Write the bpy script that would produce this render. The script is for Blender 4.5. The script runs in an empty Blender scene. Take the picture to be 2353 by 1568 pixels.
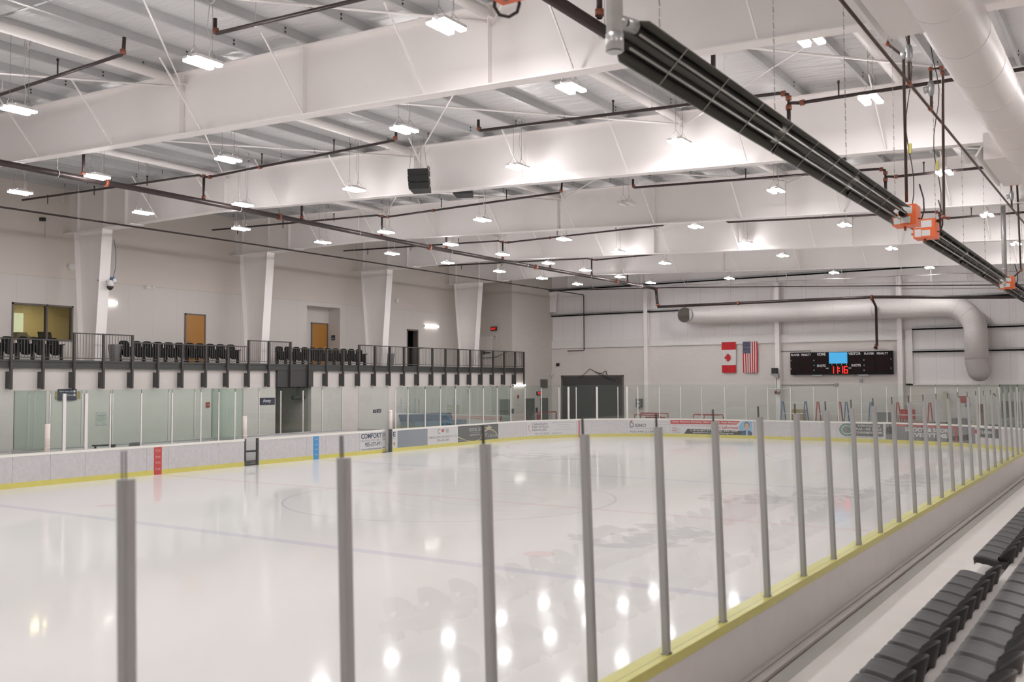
import bpy, math, random
from mathutils import Vector, Matrix
from mathutils.geometry import tessellate_polygon
random.seed(7)
sc = bpy.context.scene
COL = sc.collection
PI = math.pi
R = math.radians

# ------------------------------------------------------------------ camera, world, exposure
cam_d = bpy.data.cameras.new('camera')
cam = bpy.data.objects.new('camera', cam_d)
COL.objects.link(cam)
CAMP = Vector((3.4073, -21.5516, 3.2342))
YAW, PITCH, ROLL = R(33.5484), R(2.40196), R(-0.24605)
fw = Vector((-math.sin(YAW)*math.cos(PITCH), math.cos(YAW)*math.cos(PITCH), math.sin(PITCH)))
rt = Vector((math.cos(YAW), math.sin(YAW), 0))
up = rt.cross(fw)
rt2 = rt*math.cos(ROLL) + up*math.sin(ROLL)
up2 = -rt*math.sin(ROLL) + up*math.cos(ROLL)
cam.matrix_world = Matrix(((rt2.x, up2.x, -fw.x, CAMP.x), (rt2.y, up2.y, -fw.y, CAMP.y), (rt2.z, up2.z, -fw.z, CAMP.z), (0, 0, 0, 1)))
cam_d.sensor_fit = 'HORIZONTAL'
cam_d.sensor_width = 36.0
cam_d.lens = 2214.48/2353*36.0
cam_d.clip_start = 0.05
cam_d.clip_end = 300
cam_d.dof.use_dof = True
cam_d.dof.focus_distance = 42.0
cam_d.dof.aperture_fstop = 2.0
sc.camera = cam
w = bpy.data.worlds.new('World')
sc.world = w
w.use_nodes = True
w.node_tree.nodes['Background'].inputs[0].default_value = (0.9, 0.92, 1.0, 1)
w.node_tree.nodes['Background'].inputs[1].default_value = 0.05
vs = sc.view_settings
vs.view_transform = 'Standard'
vs.look = 'None'
vs.exposure = 0.0
vs.gamma = 1.0
vs.use_curve_mapping = False
LAMP_W = 143.0        # emission strength of the ceiling lamp lenses
cy = sc.cycles
cy.max_bounces = 7
cy.use_adaptive_sampling = True
cy.adaptive_threshold = 0.05
cy.diffuse_bounces = 5
cy.glossy_bounces = 4
cy.transmission_bounces = 4
cy.transparent_max_bounces = 22
cy.sample_clamp_indirect = 6.0
cy.sample_clamp_direct = 40.0
cy.caustics_reflective = False
cy.caustics_refractive = False
cy.use_denoising = True
cy.blur_glossy = 0.5

# ------------------------------------------------------------------ materials
MATS = {}
def nt(name):
    m = bpy.data.materials.new(name)
    m.use_nodes = True
    return m, m.node_tree.nodes, m.node_tree.links
def mat(name, c, rough=0.5, metal=0.0, spec=0.5, var=0.06, scale=6.0, bump=0.0, bscale=40.0, stretch=None):
    m, N, L = nt(name)
    b = N['Principled BSDF']
    b.inputs['Roughness'].default_value = rough
    b.inputs['Metallic'].default_value = metal
    b.inputs['Specular IOR Level'].default_value = spec
    tc = N.new('ShaderNodeTexCoord')
    mp = N.new('ShaderNodeMapping')
    L.new(tc.outputs['Object'], mp.inputs[0])
    if stretch: mp.inputs['Scale'].default_value = stretch
    no = N.new('ShaderNodeTexNoise')
    no.inputs['Scale'].default_value = scale
    no.inputs['Detail'].default_value = 4
    L.new(mp.outputs[0], no.inputs['Vector'])
    mx = N.new('ShaderNodeMix'); mx.data_type = 'RGBA'
    mx.inputs[6].default_value = tuple(x*(1-var) for x in c) + (1,)
    mx.inputs[7].default_value = tuple(min(1, x*(1+var)) for x in c) + (1,)
    L.new(no.outputs[0], mx.inputs[0])
    L.new(mx.outputs[2], b.inputs['Base Color'])
    if bump:
        n2 = N.new('ShaderNodeTexNoise'); n2.inputs['Scale'].default_value = bscale
        L.new(mp.outputs[0], n2.inputs['Vector'])
        bp = N.new('ShaderNodeBump'); bp.inputs['Strength'].default_value = bump
        bp.inputs['Distance'].default_value = 0.02
        L.new(n2.outputs[0], bp.inputs['Height'])
        L.new(bp.outputs[0], b.inputs['Normal'])
    MATS[name] = m
    return m
def emit(name, c, s):
    m, N, L = nt(name)
    b = N['Principled BSDF']
    b.inputs['Base Color'].default_value = (*c, 1)
    b.inputs['Emission Color'].default_value = (*c, 1)
    b.inputs['Emission Strength'].default_value = s
    MATS[name] = m
    return m
def math_node(N, L, op, a, b=None, c=None):
    n = N.new('ShaderNodeMath'); n.operation = op
    for i, v in enumerate((a, b, c)):
        if v is None: continue
        if isinstance(v, (int, float)): n.inputs[i].default_value = v
        else: L.new(v, n.inputs[i])
    return n.outputs[0]

white_steel = mat('white_steel', (0.92, 0.88, 0.86), 0.42, var=0.02, scale=1.5)
white_paint = mat('white_paint', (0.80, 0.78, 0.76), 0.5, var=0.02)
galv = mat('galvanised', (0.34, 0.345, 0.345), 0.42, 0.55, var=0.10, scale=9)
galv_bright = mat('galvanised_bright', (0.45, 0.45, 0.44), 0.35, 0.55, var=0.12, scale=14)
alu = mat('aluminium', (0.42, 0.415, 0.41), 0.38, 0.35, var=0.04, scale=20, stretch=(1, 1, .05))
alu_white = mat('pale_aluminium', (0.80, 0.76, 0.75), 0.35, 0.1, var=0.03)
hdpe = mat('board_white', (0.60, 0.58, 0.59), 0.45, var=0.16, scale=7, bump=0.05)
cap_cream = mat('cap_cream', (0.86, 0.84, 0.78), 0.35, var=0.03)
yellow = mat('kick_yellow', (0.66, 0.60, 0.16), 0.4, var=0.08, scale=5)
yellow_cap = mat('cap_yellow', (0.62, 0.58, 0.14), 0.3, var=0.06)
near_face = mat('near_board_back', (0.73, 0.69, 0.67), 0.4, var=0.07, scale=2.5)
stripe_red = mat('stripe_red', (0.55, 0.075, 0.075), 0.4)
stripe_blue = mat('stripe_blue', (0.07, 0.30, 0.62), 0.4)
ad_white = mat('ad_white', (0.66, 0.65, 0.655), 0.4, var=0.02)
ad_grey = mat('ad_grey', (0.235, 0.265, 0.295), 0.4, var=0.06)
ad_dark = mat('ad_dark', (0.10, 0.105, 0.105), 0.4, var=0.15, scale=3)
ad_black = mat('ad_black', (0.035, 0.035, 0.035), 0.4)
ad_red = mat('ad_red', (0.52, 0.06, 0.055), 0.4)
ad_navy = mat('ad_navy', (0.045, 0.07, 0.12), 0.4)
ad_green = mat('ad_green', (0.14, 0.24, 0.20), 0.4)
ad_gold = mat('ad_gold', (0.62, 0.53, 0.34), 0.4)
ad_mid = mat('ad_mid_grey', (0.19, 0.19, 0.20), 0.4)
ad_pale = mat('ad_pale', (0.62, 0.62, 0.60), 0.4)
ad_sky = mat('ad_sky', (0.25, 0.48, 0.68), 0.4)
skin = mat('print_skin', (0.60, 0.40, 0.31), 0.5)
hairp = mat('print_hair', (0.10, 0.07, 0.05), 0.5)
concrete = mat('concrete', (0.78, 0.73, 0.69), 0.55, var=0.06, scale=1.2, bump=0.05)
concrete_d = mat('concrete_ledge', (0.50, 0.47, 0.44), 0.6, var=0.12, scale=2.5, bump=0.1)
shadow_band = mat('shadow_band_concrete', (0.42, 0.415, 0.38), 0.45, var=0.12, scale=1.5)  # concrete toned darker for the shadow band beside the ledge
crack = mat('crack_dirt', (0.12, 0.07, 0.05), 0.8, var=0.4, scale=3)
rubber = mat('rubber_floor', (0.20, 0.20, 0.20), 0.8)
seat_m = mat('seat_plastic', (0.024, 0.022, 0.022), 0.42, var=0.12, scale=30, bump=0.03, bscale=200)
black = mat('black', (0.018, 0.018, 0.018), 0.5)
blackfab = mat('black_fabric', (0.008, 0.008, 0.008), 0.8, spec=.25)
charcoal = mat('charcoal_steel', (0.060, 0.062, 0.060), 0.45, var=0.08)
rail_m = mat('rail_bronze', (0.070, 0.064, 0.060), 0.45, var=0.08)
bal_m = mat('baluster', (0.11, 0.10, 0.095), 0.45)
wall_tan = mat('wall_tan', (0.42, 0.385, 0.345), 0.7, var=0.03, scale=0.8)
wood = mat('door_oak', (0.44, 0.20, 0.035), 0.4, var=0.12, scale=8, stretch=(8, 8, .6))
door_grey = mat('door_grey', (0.115, 0.12, 0.105), 0.5)
frame_brown = mat('frame_brown', (0.16, 0.135, 0.12), 0.5)
chrome = mat('chrome', (0.75, 0.75, 0.75), 0.2, 0.9)
pipe_m = mat('pipe_rust_black', (0.045, 0.032, 0.030), 0.42, 0.3, var=0.25, scale=5)
gas_m = mat('pipe_gas_brown', (0.075, 0.045, 0.035), 0.45, 0.2, var=0.25, scale=5)
orange = mat('coupling_orange', (0.26, 0.075, 0.04), 0.45, var=0.2)
burner = mat('burner_orange', (0.72, 0.13, 0.03), 0.45, var=0.08, scale=3)
dark_refl = mat('heater_reflector', (0.13, 0.127, 0.112), 0.45, 0.3, var=0.2, scale=3, stretch=(6, .3, 6))
dark_tube = mat('heater_tube', (0.035, 0.032, 0.03), 0.5, 0.3, var=0.3, scale=4)
guard = mat('heater_guard', (0.36, 0.35, 0.32), 0.35, 0.6)
duct_m = mat('white_duct', (0.74, 0.70, 0.68), 0.42, var=0.03, scale=3)
duct_g = mat('grey_duct', (0.50, 0.47, 0.455), 0.42, var=0.03)
mesh_dark = mat('grille_dark', (0.10, 0.085, 0.07), 0.7)
paper = mat('paper', (0.62, 0.62, 0.60), 0.7)
navy_sign = mat('sign_navy', (0.022, 0.018, 0.055), 0.5)
sign_white = mat('sign_white', (0.75, 0.74, 0.76), 0.5)
tan_m = mat('sign_tan', (0.42, 0.30, 0.14), 0.5)
red_m = mat('red_paint', (0.40, 0.03, 0.03), 0.45)
blue_mat = mat('blue_vinyl', (0.012, 0.045, 0.17), 0.5, var=0.2, scale=2)
blue_mat2 = mat('blue_grey_vinyl', (0.11, 0.19, 0.32), 0.5, var=0.15, scale=2)
blue_m = mat('blue_paint', (0.10, 0.18, 0.36), 0.5)
net_w = mat('goal_cord', (0.55, 0.52, 0.50), 0.8)
flag_red = mat('flag_red', (0.56, 0.012, 0.02), 0.7)
flag_white = mat('flag_white', (0.72, 0.69, 0.68), 0.7)
flag_blue = mat('flag_blue', (0.02, 0.03, 0.10), 0.7)
room_olive = mat('office_wall', (0.42, 0.37, 0.24), 0.7)
beige = mat('beige_plastic', (0.5, 0.45, 0.34), 0.5)
shutter = mat('shutter_slats', (0.085, 0.083, 0.08), 0.45)
pad_m = mat('pad_white', (0.80, 0.70, 0.66), 0.6, var=0.06, scale=14)
wire_m = mat('wire_grey', (0.30, 0.28, 0.27), 0.5)
cord_white = mat('cord_white', (0.7, 0.68, 0.67), 0.5)
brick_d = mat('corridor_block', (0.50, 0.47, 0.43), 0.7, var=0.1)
display_off = mat('display_off', (0.016, 0.004, 0.004), 0.5, spec=.15)
board_black = mat('scoreboard_black', (0.006, 0.006, 0.006), 0.5, spec=.15)
lens_m = emit('lamp_lens', (1.0, 0.962, 0.965), LAMP_W)
tube_lit = emit('wall_lamp_lens', (1.0, 0.95, 0.92), 5.0)
exit_m = emit('exit_red', (1.0, 0.02, 0.01), 0.7)
led_red = emit('led_red', (1.0, 0.02, 0.015), 1.5)
screen_blue = emit('screen_blue', (0.06, 0.40, 0.75), 0.55)
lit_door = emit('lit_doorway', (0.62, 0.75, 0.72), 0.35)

def wall_material(name, c1, c2, zsplit, seam, axis):
    """painted wall: lower boarding with vertical joints, upper plain part"""
    m, N, L = nt(name)
    b = N['Principled BSDF']; b.inputs['Roughness'].default_value = 0.65
    tc = N.new('ShaderNodeTexCoord'); sp = N.new('ShaderNodeSeparateXYZ')
    L.new(tc.outputs['Object'], sp.inputs[0])
    ax = sp.outputs[axis]
    fr = math_node(N, L, 'FRACT', math_node(N, L, 'DIVIDE', ax, seam))
    line = math_node(N, L, 'LESS_THAN', fr, 0.012/seam)
    low = math_node(N, L, 'LESS_THAN', sp.outputs[2], zsplit)
    hl = math_node(N, L, 'COMPARE', sp.outputs[2], zsplit, 0.012)
    ln = math_node(N, L, 'MAXIMUM', math_node(N, L, 'MULTIPLY', line, low), hl)
    no = N.new('ShaderNodeTexNoise'); no.inputs['Scale'].default_value = 0.6
    L.new(tc.outputs['Object'], no.inputs['Vector'])
    mx = N.new('ShaderNodeMix'); mx.data_type = 'RGBA'
    mx.inputs[6].default_value = (*c1, 1); mx.inputs[7].default_value = (*c2, 1)
    L.new(low, mx.inputs[0])
    m2 = N.new('ShaderNodeMix'); m2.data_type = 'RGBA'; m2.blend_type = 'MULTIPLY'
    L.new(mx.outputs[2], m2.inputs[6]); m2.inputs[7].default_value = (0.80, 0.79, 0.78, 1)
    L.new(math_node(N, L, 'MULTIPLY', ln, 0.8), m2.inputs[0])
    m3 = N.new('ShaderNodeMix'); m3.data_type = 'RGBA'; m3.blend_type = 'MULTIPLY'
    L.new(m2.outputs[2], m3.inputs[6]); m3.inputs[7].default_value = (0.94, 0.94, 0.94, 1)
    L.new(no.outputs[0], m3.inputs[0])
    L.new(m3.outputs[2], b.inputs['Base Color'])
    return m
upper_wall_m = wall_material('upper_wall', (0.72, 0.66, 0.605), (0.71, 0.67, 0.635), 7.45, 1.22, 1)

def block_material(name, c, bw=0.4, bh=0.2, swap=True):
    m, N, L = nt(name)
    b = N['Principled BSDF']; b.inputs['Roughness'].default_value = 0.6
    tc = N.new('ShaderNodeTexCoord'); sp = N.new('ShaderNodeSeparateXYZ'); cb = N.new('ShaderNodeCombineXYZ')
    L.new(tc.outputs['Object'], sp.inputs[0])
    L.new(math_node(N, L, 'ADD', sp.outputs[0], sp.outputs[1]), cb.inputs[0]); L.new(sp.outputs[2], cb.inputs[1])
    br = N.new('ShaderNodeTexBrick')
    L.new(cb.outputs[0], br.inputs['Vector'])
    br.inputs['Scale'].default_value = 1.0
    br.inputs['Brick Width'].default_value = bw; br.inputs['Row Height'].default_value = bh
    br.inputs['Mortar Size'].default_value = 0.008
    br.inputs['Color1'].default_value = (*c, 1)
    br.inputs['Color2'].default_value = tuple(x*0.97 for x in c) + (1,)
    br.inputs['Mortar'].default_value = tuple(x*0.955 for x in c) + (1,)
    L.new(br.outputs[0], b.inputs['Base Color'])
    return m
block_m = block_material('painted_block', (0.76, 0.705, 0.67))
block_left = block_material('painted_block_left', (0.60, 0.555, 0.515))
def rib_material(name, c, pitch, axis):
    m, N, L = nt(name)
    b = N['Principled BSDF']; b.inputs['Roughness'].default_value = 0.45
    tc = N.new('ShaderNodeTexCoord'); sp = N.new('ShaderNodeSeparateXYZ')
    L.new(tc.outputs['Object'], sp.inputs[0])
    fr = math_node(N, L, 'FRACT', math_node(N, L, 'DIVIDE', sp.outputs[axis], pitch))
    ln = math_node(N, L, 'LESS_THAN', fr, 0.03)
    mx = N.new('ShaderNodeMix'); mx.data_type = 'RGBA'
    mx.inputs[6].default_value = (*c, 1); mx.inputs[7].default_value = tuple(x*0.85 for x in c) + (1,)
    L.new(ln, mx.inputs[0]); L.new(mx.outputs[2], b.inputs['Base Color'])
    return m
metal_wall = rib_material('metal_wall', (0.84, 0.81, 0.80), 0.9, 0)

def glass_material(name, tint, gloss=1.0, rough=0.01, dust=0.01):
    m, N, L = nt(name)
    N.remove(N['Principled BSDF'])
    tr = N.new('ShaderNodeBsdfTransparent'); tr.inputs[0].default_value = (*tint, 1)
    gl = N.new('ShaderNodeBsdfGlossy'); gl.inputs['Roughness'].default_value = rough
    gl.inputs[0].default_value = (0.95, 1.0, 0.97, 1)
    fr = N.new('ShaderNodeFresnel'); fr.inputs[0].default_value = 1.30
    mx = N.new('ShaderNodeMixShader')
    L.new(math_node(N, L, 'MULTIPLY', fr.outputs[0], gloss), mx.inputs[0])
    L.new(tr.outputs[0], mx.inputs[1]); L.new(gl.outputs[0], mx.inputs[2])
    df = N.new('ShaderNodeBsdfDiffuse'); df.inputs[0].default_value = (0.50, 0.58, 0.54, 1)
    m2 = N.new('ShaderNodeMixShader'); m2.inputs[0].default_value = dust   # scuffs and dust on the pane
    L.new(mx.outputs[0], m2.inputs[1]); L.new(df.outputs[0], m2.inputs[2])
    L.new(m2.outputs[0], N['Material Output'].inputs[0])
    return m
pane_m = glass_material('rink_glass', (0.946, 0.976, 0.960), 0.7, .01, 0.02)
near_pane_m = glass_material('near_rink_glass', (0.983, 0.989, 0.986), 0.11, .02, 0.004)
edge_m = mat('glass_edge', (0.085, 0.075, 0.075), 0.3)
office_glass = glass_material('office_glass', (0.80, 0.80, 0.74), 1.0)

# insulation blanket: silver white, wrinkled across the purlins
m, N, L = nt('insulation')
b = N['Principled BSDF']
b.inputs['Roughness'].default_value = 0.36; b.inputs['Metallic'].default_value = 0.35
tc = N.new('ShaderNodeTexCoord'); mp = N.new('ShaderNodeMapping'); mp.inputs['Scale'].default_value = (0.7, 3.0, 1)
L.new(tc.outputs['Object'], mp.inputs[0])
no = N.new('ShaderNodeTexNoise'); no.inputs['Scale'].default_value = 1.3; no.inputs['Detail'].default_value = 5
L.new(mp.outputs[0], no.inputs['Vector'])
bp = N.new('ShaderNodeBump'); bp.inputs['Strength'].default_value = 0.55; bp.inputs['Distance'].default_value = 0.12
L.new(no.outputs[0], bp.inputs['Height']); L.new(bp.outputs[0], b.inputs['Normal'])
b.inputs['Base Color'].default_value = (0.70, 0.70, 0.70, 1)
insul = m

# ice: white sheet with lines and logos frozen in, some reflections painted on
m, N, L = nt('ice')
b = N['Principled BSDF']
tc = N.new('ShaderNodeTexCoord'); sp = N.new('ShaderNodeSeparateXYZ')
L.new(tc.outputs['Object'], sp.inputs[0])
X, Y = sp.outputs[0], sp.outputs[1]
nz = N.new('ShaderNodeTexNoise'); nz.inputs['Scale'].default_value = 0.35; nz.inputs['Detail'].default_value = 6
L.new(tc.outputs['Object'], nz.inputs['Vector'])
nz2 = N.new('ShaderNodeTexNoise'); nz2.inputs['Scale'].default_value = 1.6; nz2.inputs['Detail'].default_value = 5
L.new(tc.outputs['Object'], nz2.inputs['Vector'])
def band(v, c, hw): return math_node(N, L, 'COMPARE', v, c, hw)
def dist(cx, cy_, sx=1.0, sy=1.0):
    a = math_node(N, L, 'MULTIPLY', math_node(N, L, 'SUBTRACT', X, cx), 1/sx)
    c = math_node(N, L, 'MULTIPLY', math_node(N, L, 'SUBTRACT', Y, cy_), 1/sy)
    return math_node(N, L, 'SQRT', math_node(N, L, 'ADD', math_node(N, L, 'MULTIPLY', a, a), math_node(N, L, 'MULTIPLY', c, c)))
def over(base, mask, c, k):
    mx = N.new('ShaderNodeMix'); mx.data_type = 'RGBA'
    L.new(base, mx.inputs[6]); mx.inputs[7].default_value = (*c, 1)
    L.new(math_node(N, L, 'MULTIPLY', mask, k), mx.inputs[0])
    return mx.outputs[2]
mx = N.new('ShaderNodeMix'); mx.data_type = 'RGBA'
mx.inputs[6].default_value = (0.78, 0.76, 0.745, 1); mx.inputs[7].default_value = (0.83, 0.81, 0.795, 1)
L.new(nz.outputs[0], mx.inputs[0])
colr = mx.outputs[2]
for yy in (-7.62, 7.62): colr = over(colr, band(Y, yy, 0.15), (0.62, 0.60, 0.70), 0.55)
colr = over(colr, band(Y, 0.0, 0.15), (0.78, 0.62, 0.62), 0.5)
for yy in (-27.1, 27.1): colr = over(colr, band(Y, yy, 0.03), (0.72, 0.45, 0.45), 0.6)
colr = over(colr, band(dist(-12.95, 0), 4.57, 0.04), (0.58, 0.58, 0.64), 0.6)
for cx in (-12.95-6.7, -12.95+6.7):
    for cy_ in (-6.1, 6.1):
        colr = over(colr, math_node(N, L, 'LESS_THAN', dist(cx, cy_), 0.30), (0.78, 0.60, 0.60), 0.6)
    for cy_ in (-21.0, 21.0):
        colr = over(colr, band(dist(cx, cy_), 4.57, 0.04), (0.70, 0.48, 0.48), 0.5)
        colr = over(colr, math_node(N, L, 'LESS_THAN', dist(cx, cy_), 0.30), (0.78, 0.60, 0.60), 0.6)
# worn logos; the blotches at right paint in reflections of the seats
rag = math_node(N, L, 'MULTIPLY', math_node(N, L, 'GREATER_THAN', nz2.outputs[0], 0.47), 1.0)
for (cx, cy_, sx, sy) in ((-5.6, -3.1, 1.5, 1.7), (-6.0, 4.1, 1.3, 1.2), (-4.2, 6.6, 1.1, 2.0), (-3.0, 11.5, 1.1, 2.2), (-18.5, 14.0, 2.6, 2.0)):
    k = math_node(N, L, 'LESS_THAN', dist(cx, cy_, sx, sy), 1.0)
    colr = over(colr, math_node(N, L, 'MULTIPLY', k, rag), (0.50, 0.49, 0.50), 0.42)
for r_, hw in ((1.3, 0.10), (2.3, 0.05), (2.9, 0.04)):
    colr = over(colr, band(dist(-11.9, 0.3, 1.2, 1.0), r_, hw), (0.52, 0.51, 0.53), 0.13)
dfi = N.new('ShaderNodeBsdfDiffuse'); gli = N.new('ShaderNodeBsdfGlossy'); fri = N.new('ShaderNodeFresnel'); fri.inputs[0].default_value = 1.31; msi = N.new('ShaderNodeMixShader')
L.new(colr, dfi.inputs[0]); gli.inputs[0].default_value = (1, 1, 1, 1)
L.new(math_node(N, L, 'MULTIPLY', fri.outputs[0], 0.68), msi.inputs[0]); L.new(dfi.outputs[0], msi.inputs[1]); L.new(gli.outputs[0], msi.inputs[2]); L.new(msi.outputs[0], N['Material Output'].inputs[0]); N.remove(b)
rr = math_node(N, L, 'MULTIPLY_ADD', nz2.outputs[0], 0.08, 0.03)
L.new(rr, gli.inputs['Roughness'])
bp = N.new('ShaderNodeBump'); bp.inputs['Strength'].default_value = 0.03; bp.inputs['Distance'].default_value = 0.008
nb = N.new('ShaderNodeTexNoise'); nb.inputs['Scale'].default_value = 5.0; nb.inputs['Detail'].default_value = 4
L.new(tc.outputs['Object'], nb.inputs['Vector']); L.new(nb.outputs[0], bp.inputs['Height']); L.new(bp.outputs[0], gli.inputs['Normal'])
ice_m = m

# fine safety netting: thin cords with open squares between
m, N, L = nt('safety_netting')
N.remove(N['Principled BSDF'])
tc = N.new('ShaderNodeTexCoord'); sp = N.new('ShaderNodeSeparateXYZ'); L.new(tc.outputs['Object'], sp.inputs[0])
PT = 0.05
g1 = math_node(N, L, 'LESS_THAN', math_node(N, L, 'FRACT', math_node(N, L, 'DIVIDE', sp.outputs[0], PT)), 0.022)
g2 = math_node(N, L, 'LESS_THAN', math_node(N, L, 'FRACT', math_node(N, L, 'DIVIDE', sp.outputs[2], PT)), 0.022)
tr = N.new('ShaderNodeBsdfTransparent'); df = N.new('ShaderNodeBsdfDiffuse'); df.inputs[0].default_value = (0.10, 0.095, 0.09, 1)
ms = N.new('ShaderNodeMixShader')
L.new(math_node(N, L, 'MAXIMUM', g1, g2), ms.inputs[0]); L.new(tr.outputs[0], ms.inputs[1]); L.new(df.outputs[0], ms.inputs[2])
L.new(ms.outputs[0], N['Material Output'].inputs[0])
netting_m = m

# ------------------------------------------------------------------ mesh builder
ORIG = {}            # where each thing's local coordinates start
class M:
    def __init__(s): s.v, s.f, s.mi, s.sm = [], [], [], []
    def face(s, idx, mi=0, sm=False): s.f.append(tuple(idx)); s.mi.append(mi); s.sm.append(sm)
    def hexa(s, p, mi=0):
        n = len(s.v); s.v += [tuple(q) for q in p]
        for q in ((3, 2, 1, 0), (4, 5, 6, 7), (0, 1, 5, 4), (1, 2, 6, 5), (2, 3, 7, 6), (3, 0, 4, 7)): s.face([n+i for i in q], mi)
        return s
    def box(s, lo, hi, mi=0):
        (a, b, c), (d, e, f) = lo, hi
        a, d = min(a, d), max(a, d); b, e = min(b, e), max(b, e); c, f = min(c, f), max(c, f)
        return s.hexa([(a, b, c), (d, b, c), (d, e, c), (a, e, c), (a, b, f), (d, b, f), (d, e, f), (a, e, f)], mi)
    def bar(s, p, q, w, h, mi=0, upv=(0, 0, 1)):
        p, q = Vector(p), Vector(q); d = (q-p).normalized(); u = Vector(upv)
        if abs(d.dot(u)) > 0.98: u = Vector((0, 1, 0))
        a = d.cross(u).normalized()*w/2; c = a.cross(d).normalized()*h/2
        return s.hexa([p-a-c, p+a-c, q+a-c, q-a-c, p-a+c, p+a+c, q+a+c, q-a+c], mi)
    def tube(s, pts, r, seg=8, mi=0, cap=True):
        pts = [Vector(p) for p in pts]; n = len(pts)
        rs = r if isinstance(r, (list, tuple)) else [r]*n
        base = len(s.v); prev = None
        for i, p in enumerate(pts):
            d = (pts[min(i+1, n-1)] - pts[max(i-1, 0)])
            if d.length < 1e-9: d = Vector((0, 0, 1))
            d.normalize()
            if prev is None:
                a = d.orthogonal().normalized()
            else:
                a = prev - d*prev.dot(d)
                a = a.normalized() if a.length > 1e-6 else d.orthogonal().normalized()
            prev = a; c = d.cross(a)
            for k in range(seg):
                t = 2*PI*k/seg
                s.v.append(tuple(p + (a*math.cos(t)+c*math.sin(t))*rs[i]))
        for i in range(n-1):
            for k in range(seg):
                k2 = (k+1) % seg
                s.face((base+i*seg+k, base+i*seg+k2, base+(i+1)*seg+k2, base+(i+1)*seg+k), mi, True)
        if cap:
            s.face([base+k for k in reversed(range(seg))], mi); s.face([base+(n-1)*seg+k for k in range(seg)], mi)
        return s
    def poly(s, pts3, mi=0):
        """flat polygon, any outline"""
        n = len(s.v); s.v += [tuple(p) for p in pts3]
        for t in tessellate_polygon([[Vector(p) for p in pts3]]): s.face([n+i for i in t], mi)
        return s
    def prism(s, prof, fn, a, b, mi=0, sm=False):
        """profile (list of 2D points) swept from a to b; fn(u,v,t)->3D"""
        n = len(s.v); k = len(prof)
        s.v += [tuple(fn(u, v, a)) for u, v in prof] + [tuple(fn(u, v, b)) for u, v in prof]
        for i in range(k): s.face((n+i, n+(i+1) % k, n+k+(i+1) % k, n+k+i), mi, sm)
        for off in (0, k):
            tri = tessellate_polygon([[Vector((u, v, 0)) for u, v in prof]])
            for t in tri: s.face([n+off+i for i in t], mi)
        return s
    def grid(s, nu, nv, fn, mi=0, sm=True, mfn=None):
        n = len(s.v)
        for j in range(nv+1):
            for i in range(nu+1): s.v.append(tuple(fn(i/nu, j/nv)))
        for j in range(nv):
            for i in range(nu):
                a = n+j*(nu+1)+i
                s.face((a, a+1, a+nu+2, a+nu+1), mfn(i, j) if mfn else mi, sm)
        return s
    def sphere(s, c, r, mi=0, sx=1, sy=1, sz=1, nu=12, nv=8):
        return s.grid(nu, nv, lambda u, v: (c[0]+r*sx*math.sin(PI*v)*math.cos(2*PI*u), c[1]+r*sy*math.sin(PI*v)*math.sin(2*PI*u), c[2]+r*sz*math.cos(PI*v)), mi)
    def mesh(s, name, mats, origin=(0, 0, 0)):
        me = bpy.data.meshes.new(name)
        ox, oy, oz = origin
        me.from_pydata([(x-ox, y-oy, z-oz) for x, y, z in s.v], [], s.f)
        for m_ in (mats if isinstance(mats, (list, tuple)) else [mats]): me.materials.append(m_)
        me.polygons.foreach_set('material_index', s.mi)
        me.polygons.foreach_set('use_smooth', s.sm)
        me.update()
        return me
    def build(s, name, mats, parent=None, origin=None, label=None):
        if origin is None: origin = ORIG.get(parent.name, (0, 0, 0)) if parent is not None else (0, 0, 0)
        o = bpy.data.objects.new(name, s.mesh(name, mats, origin))
        COL.objects.link(o)
        if parent is not None: o.parent = parent; ORIG[o.name] = origin
        if label: o['label'] = label
        return o
def tag(o, label, cat, group=None, kind=None):
    o['label'] = label; o['category'] = cat
    if group: o['group'] = group
    if kind: o['kind'] = kind
    return o
def thing(name, label, cat, loc=(0, 0, 0), group=None, world=True):
    """Empty at the thing's base; with world=True its parts are written in world coordinates"""
    o = bpy.data.objects.new(name, None); COL.objects.link(o)
    o.empty_display_size = 0.1
    o.location = loc
    ORIG[o.name] = tuple(loc) if world else (0, 0, 0)
    return tag(o, label, cat, group)
def solo(mb, name, mats, label, cat, group=None, origin=(0, 0, 0), kind=None):
    o = mb.build(name, mats, None, origin); o.location = origin
    return tag(o, label, cat, group, kind)
def struct(mb, name, mats, label, cat):
    return solo(mb, name, mats, label, cat, kind='structure')
def dup(o, parent=None):
    c = o.copy(); COL.objects.link(c)
    if parent is not None: c.parent = parent
    for ch in [x for x in o.children]: dup(ch, c)
    return c
ORD = ['zeroth', 'first', 'second', 'third', 'fourth', 'fifth', 'sixth', 'seventh', 'eighth', 'ninth', 'tenth', 'eleventh', 'twelfth', 'thirteenth', 'fourteenth', 'fifteenth', 'sixteenth', 'seventeenth', 'eighteenth', 'nineteenth', 'twentieth', 'twenty-first', 'twenty-second', 'twenty-third', 'twenty-fourth', 'twenty-fifth', 'twenty-sixth', 'twenty-seventh', 'twenty-eighth', 'twenty-ninth', 'thirtieth', 'thirty-first', 'thirty-second', 'thirty-third', 'thirty-fourth', 'thirty-fifth', 'thirty-sixth', 'thirty-seventh', 'thirty-eighth', 'thirty-ninth', 'fortieth']

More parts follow.
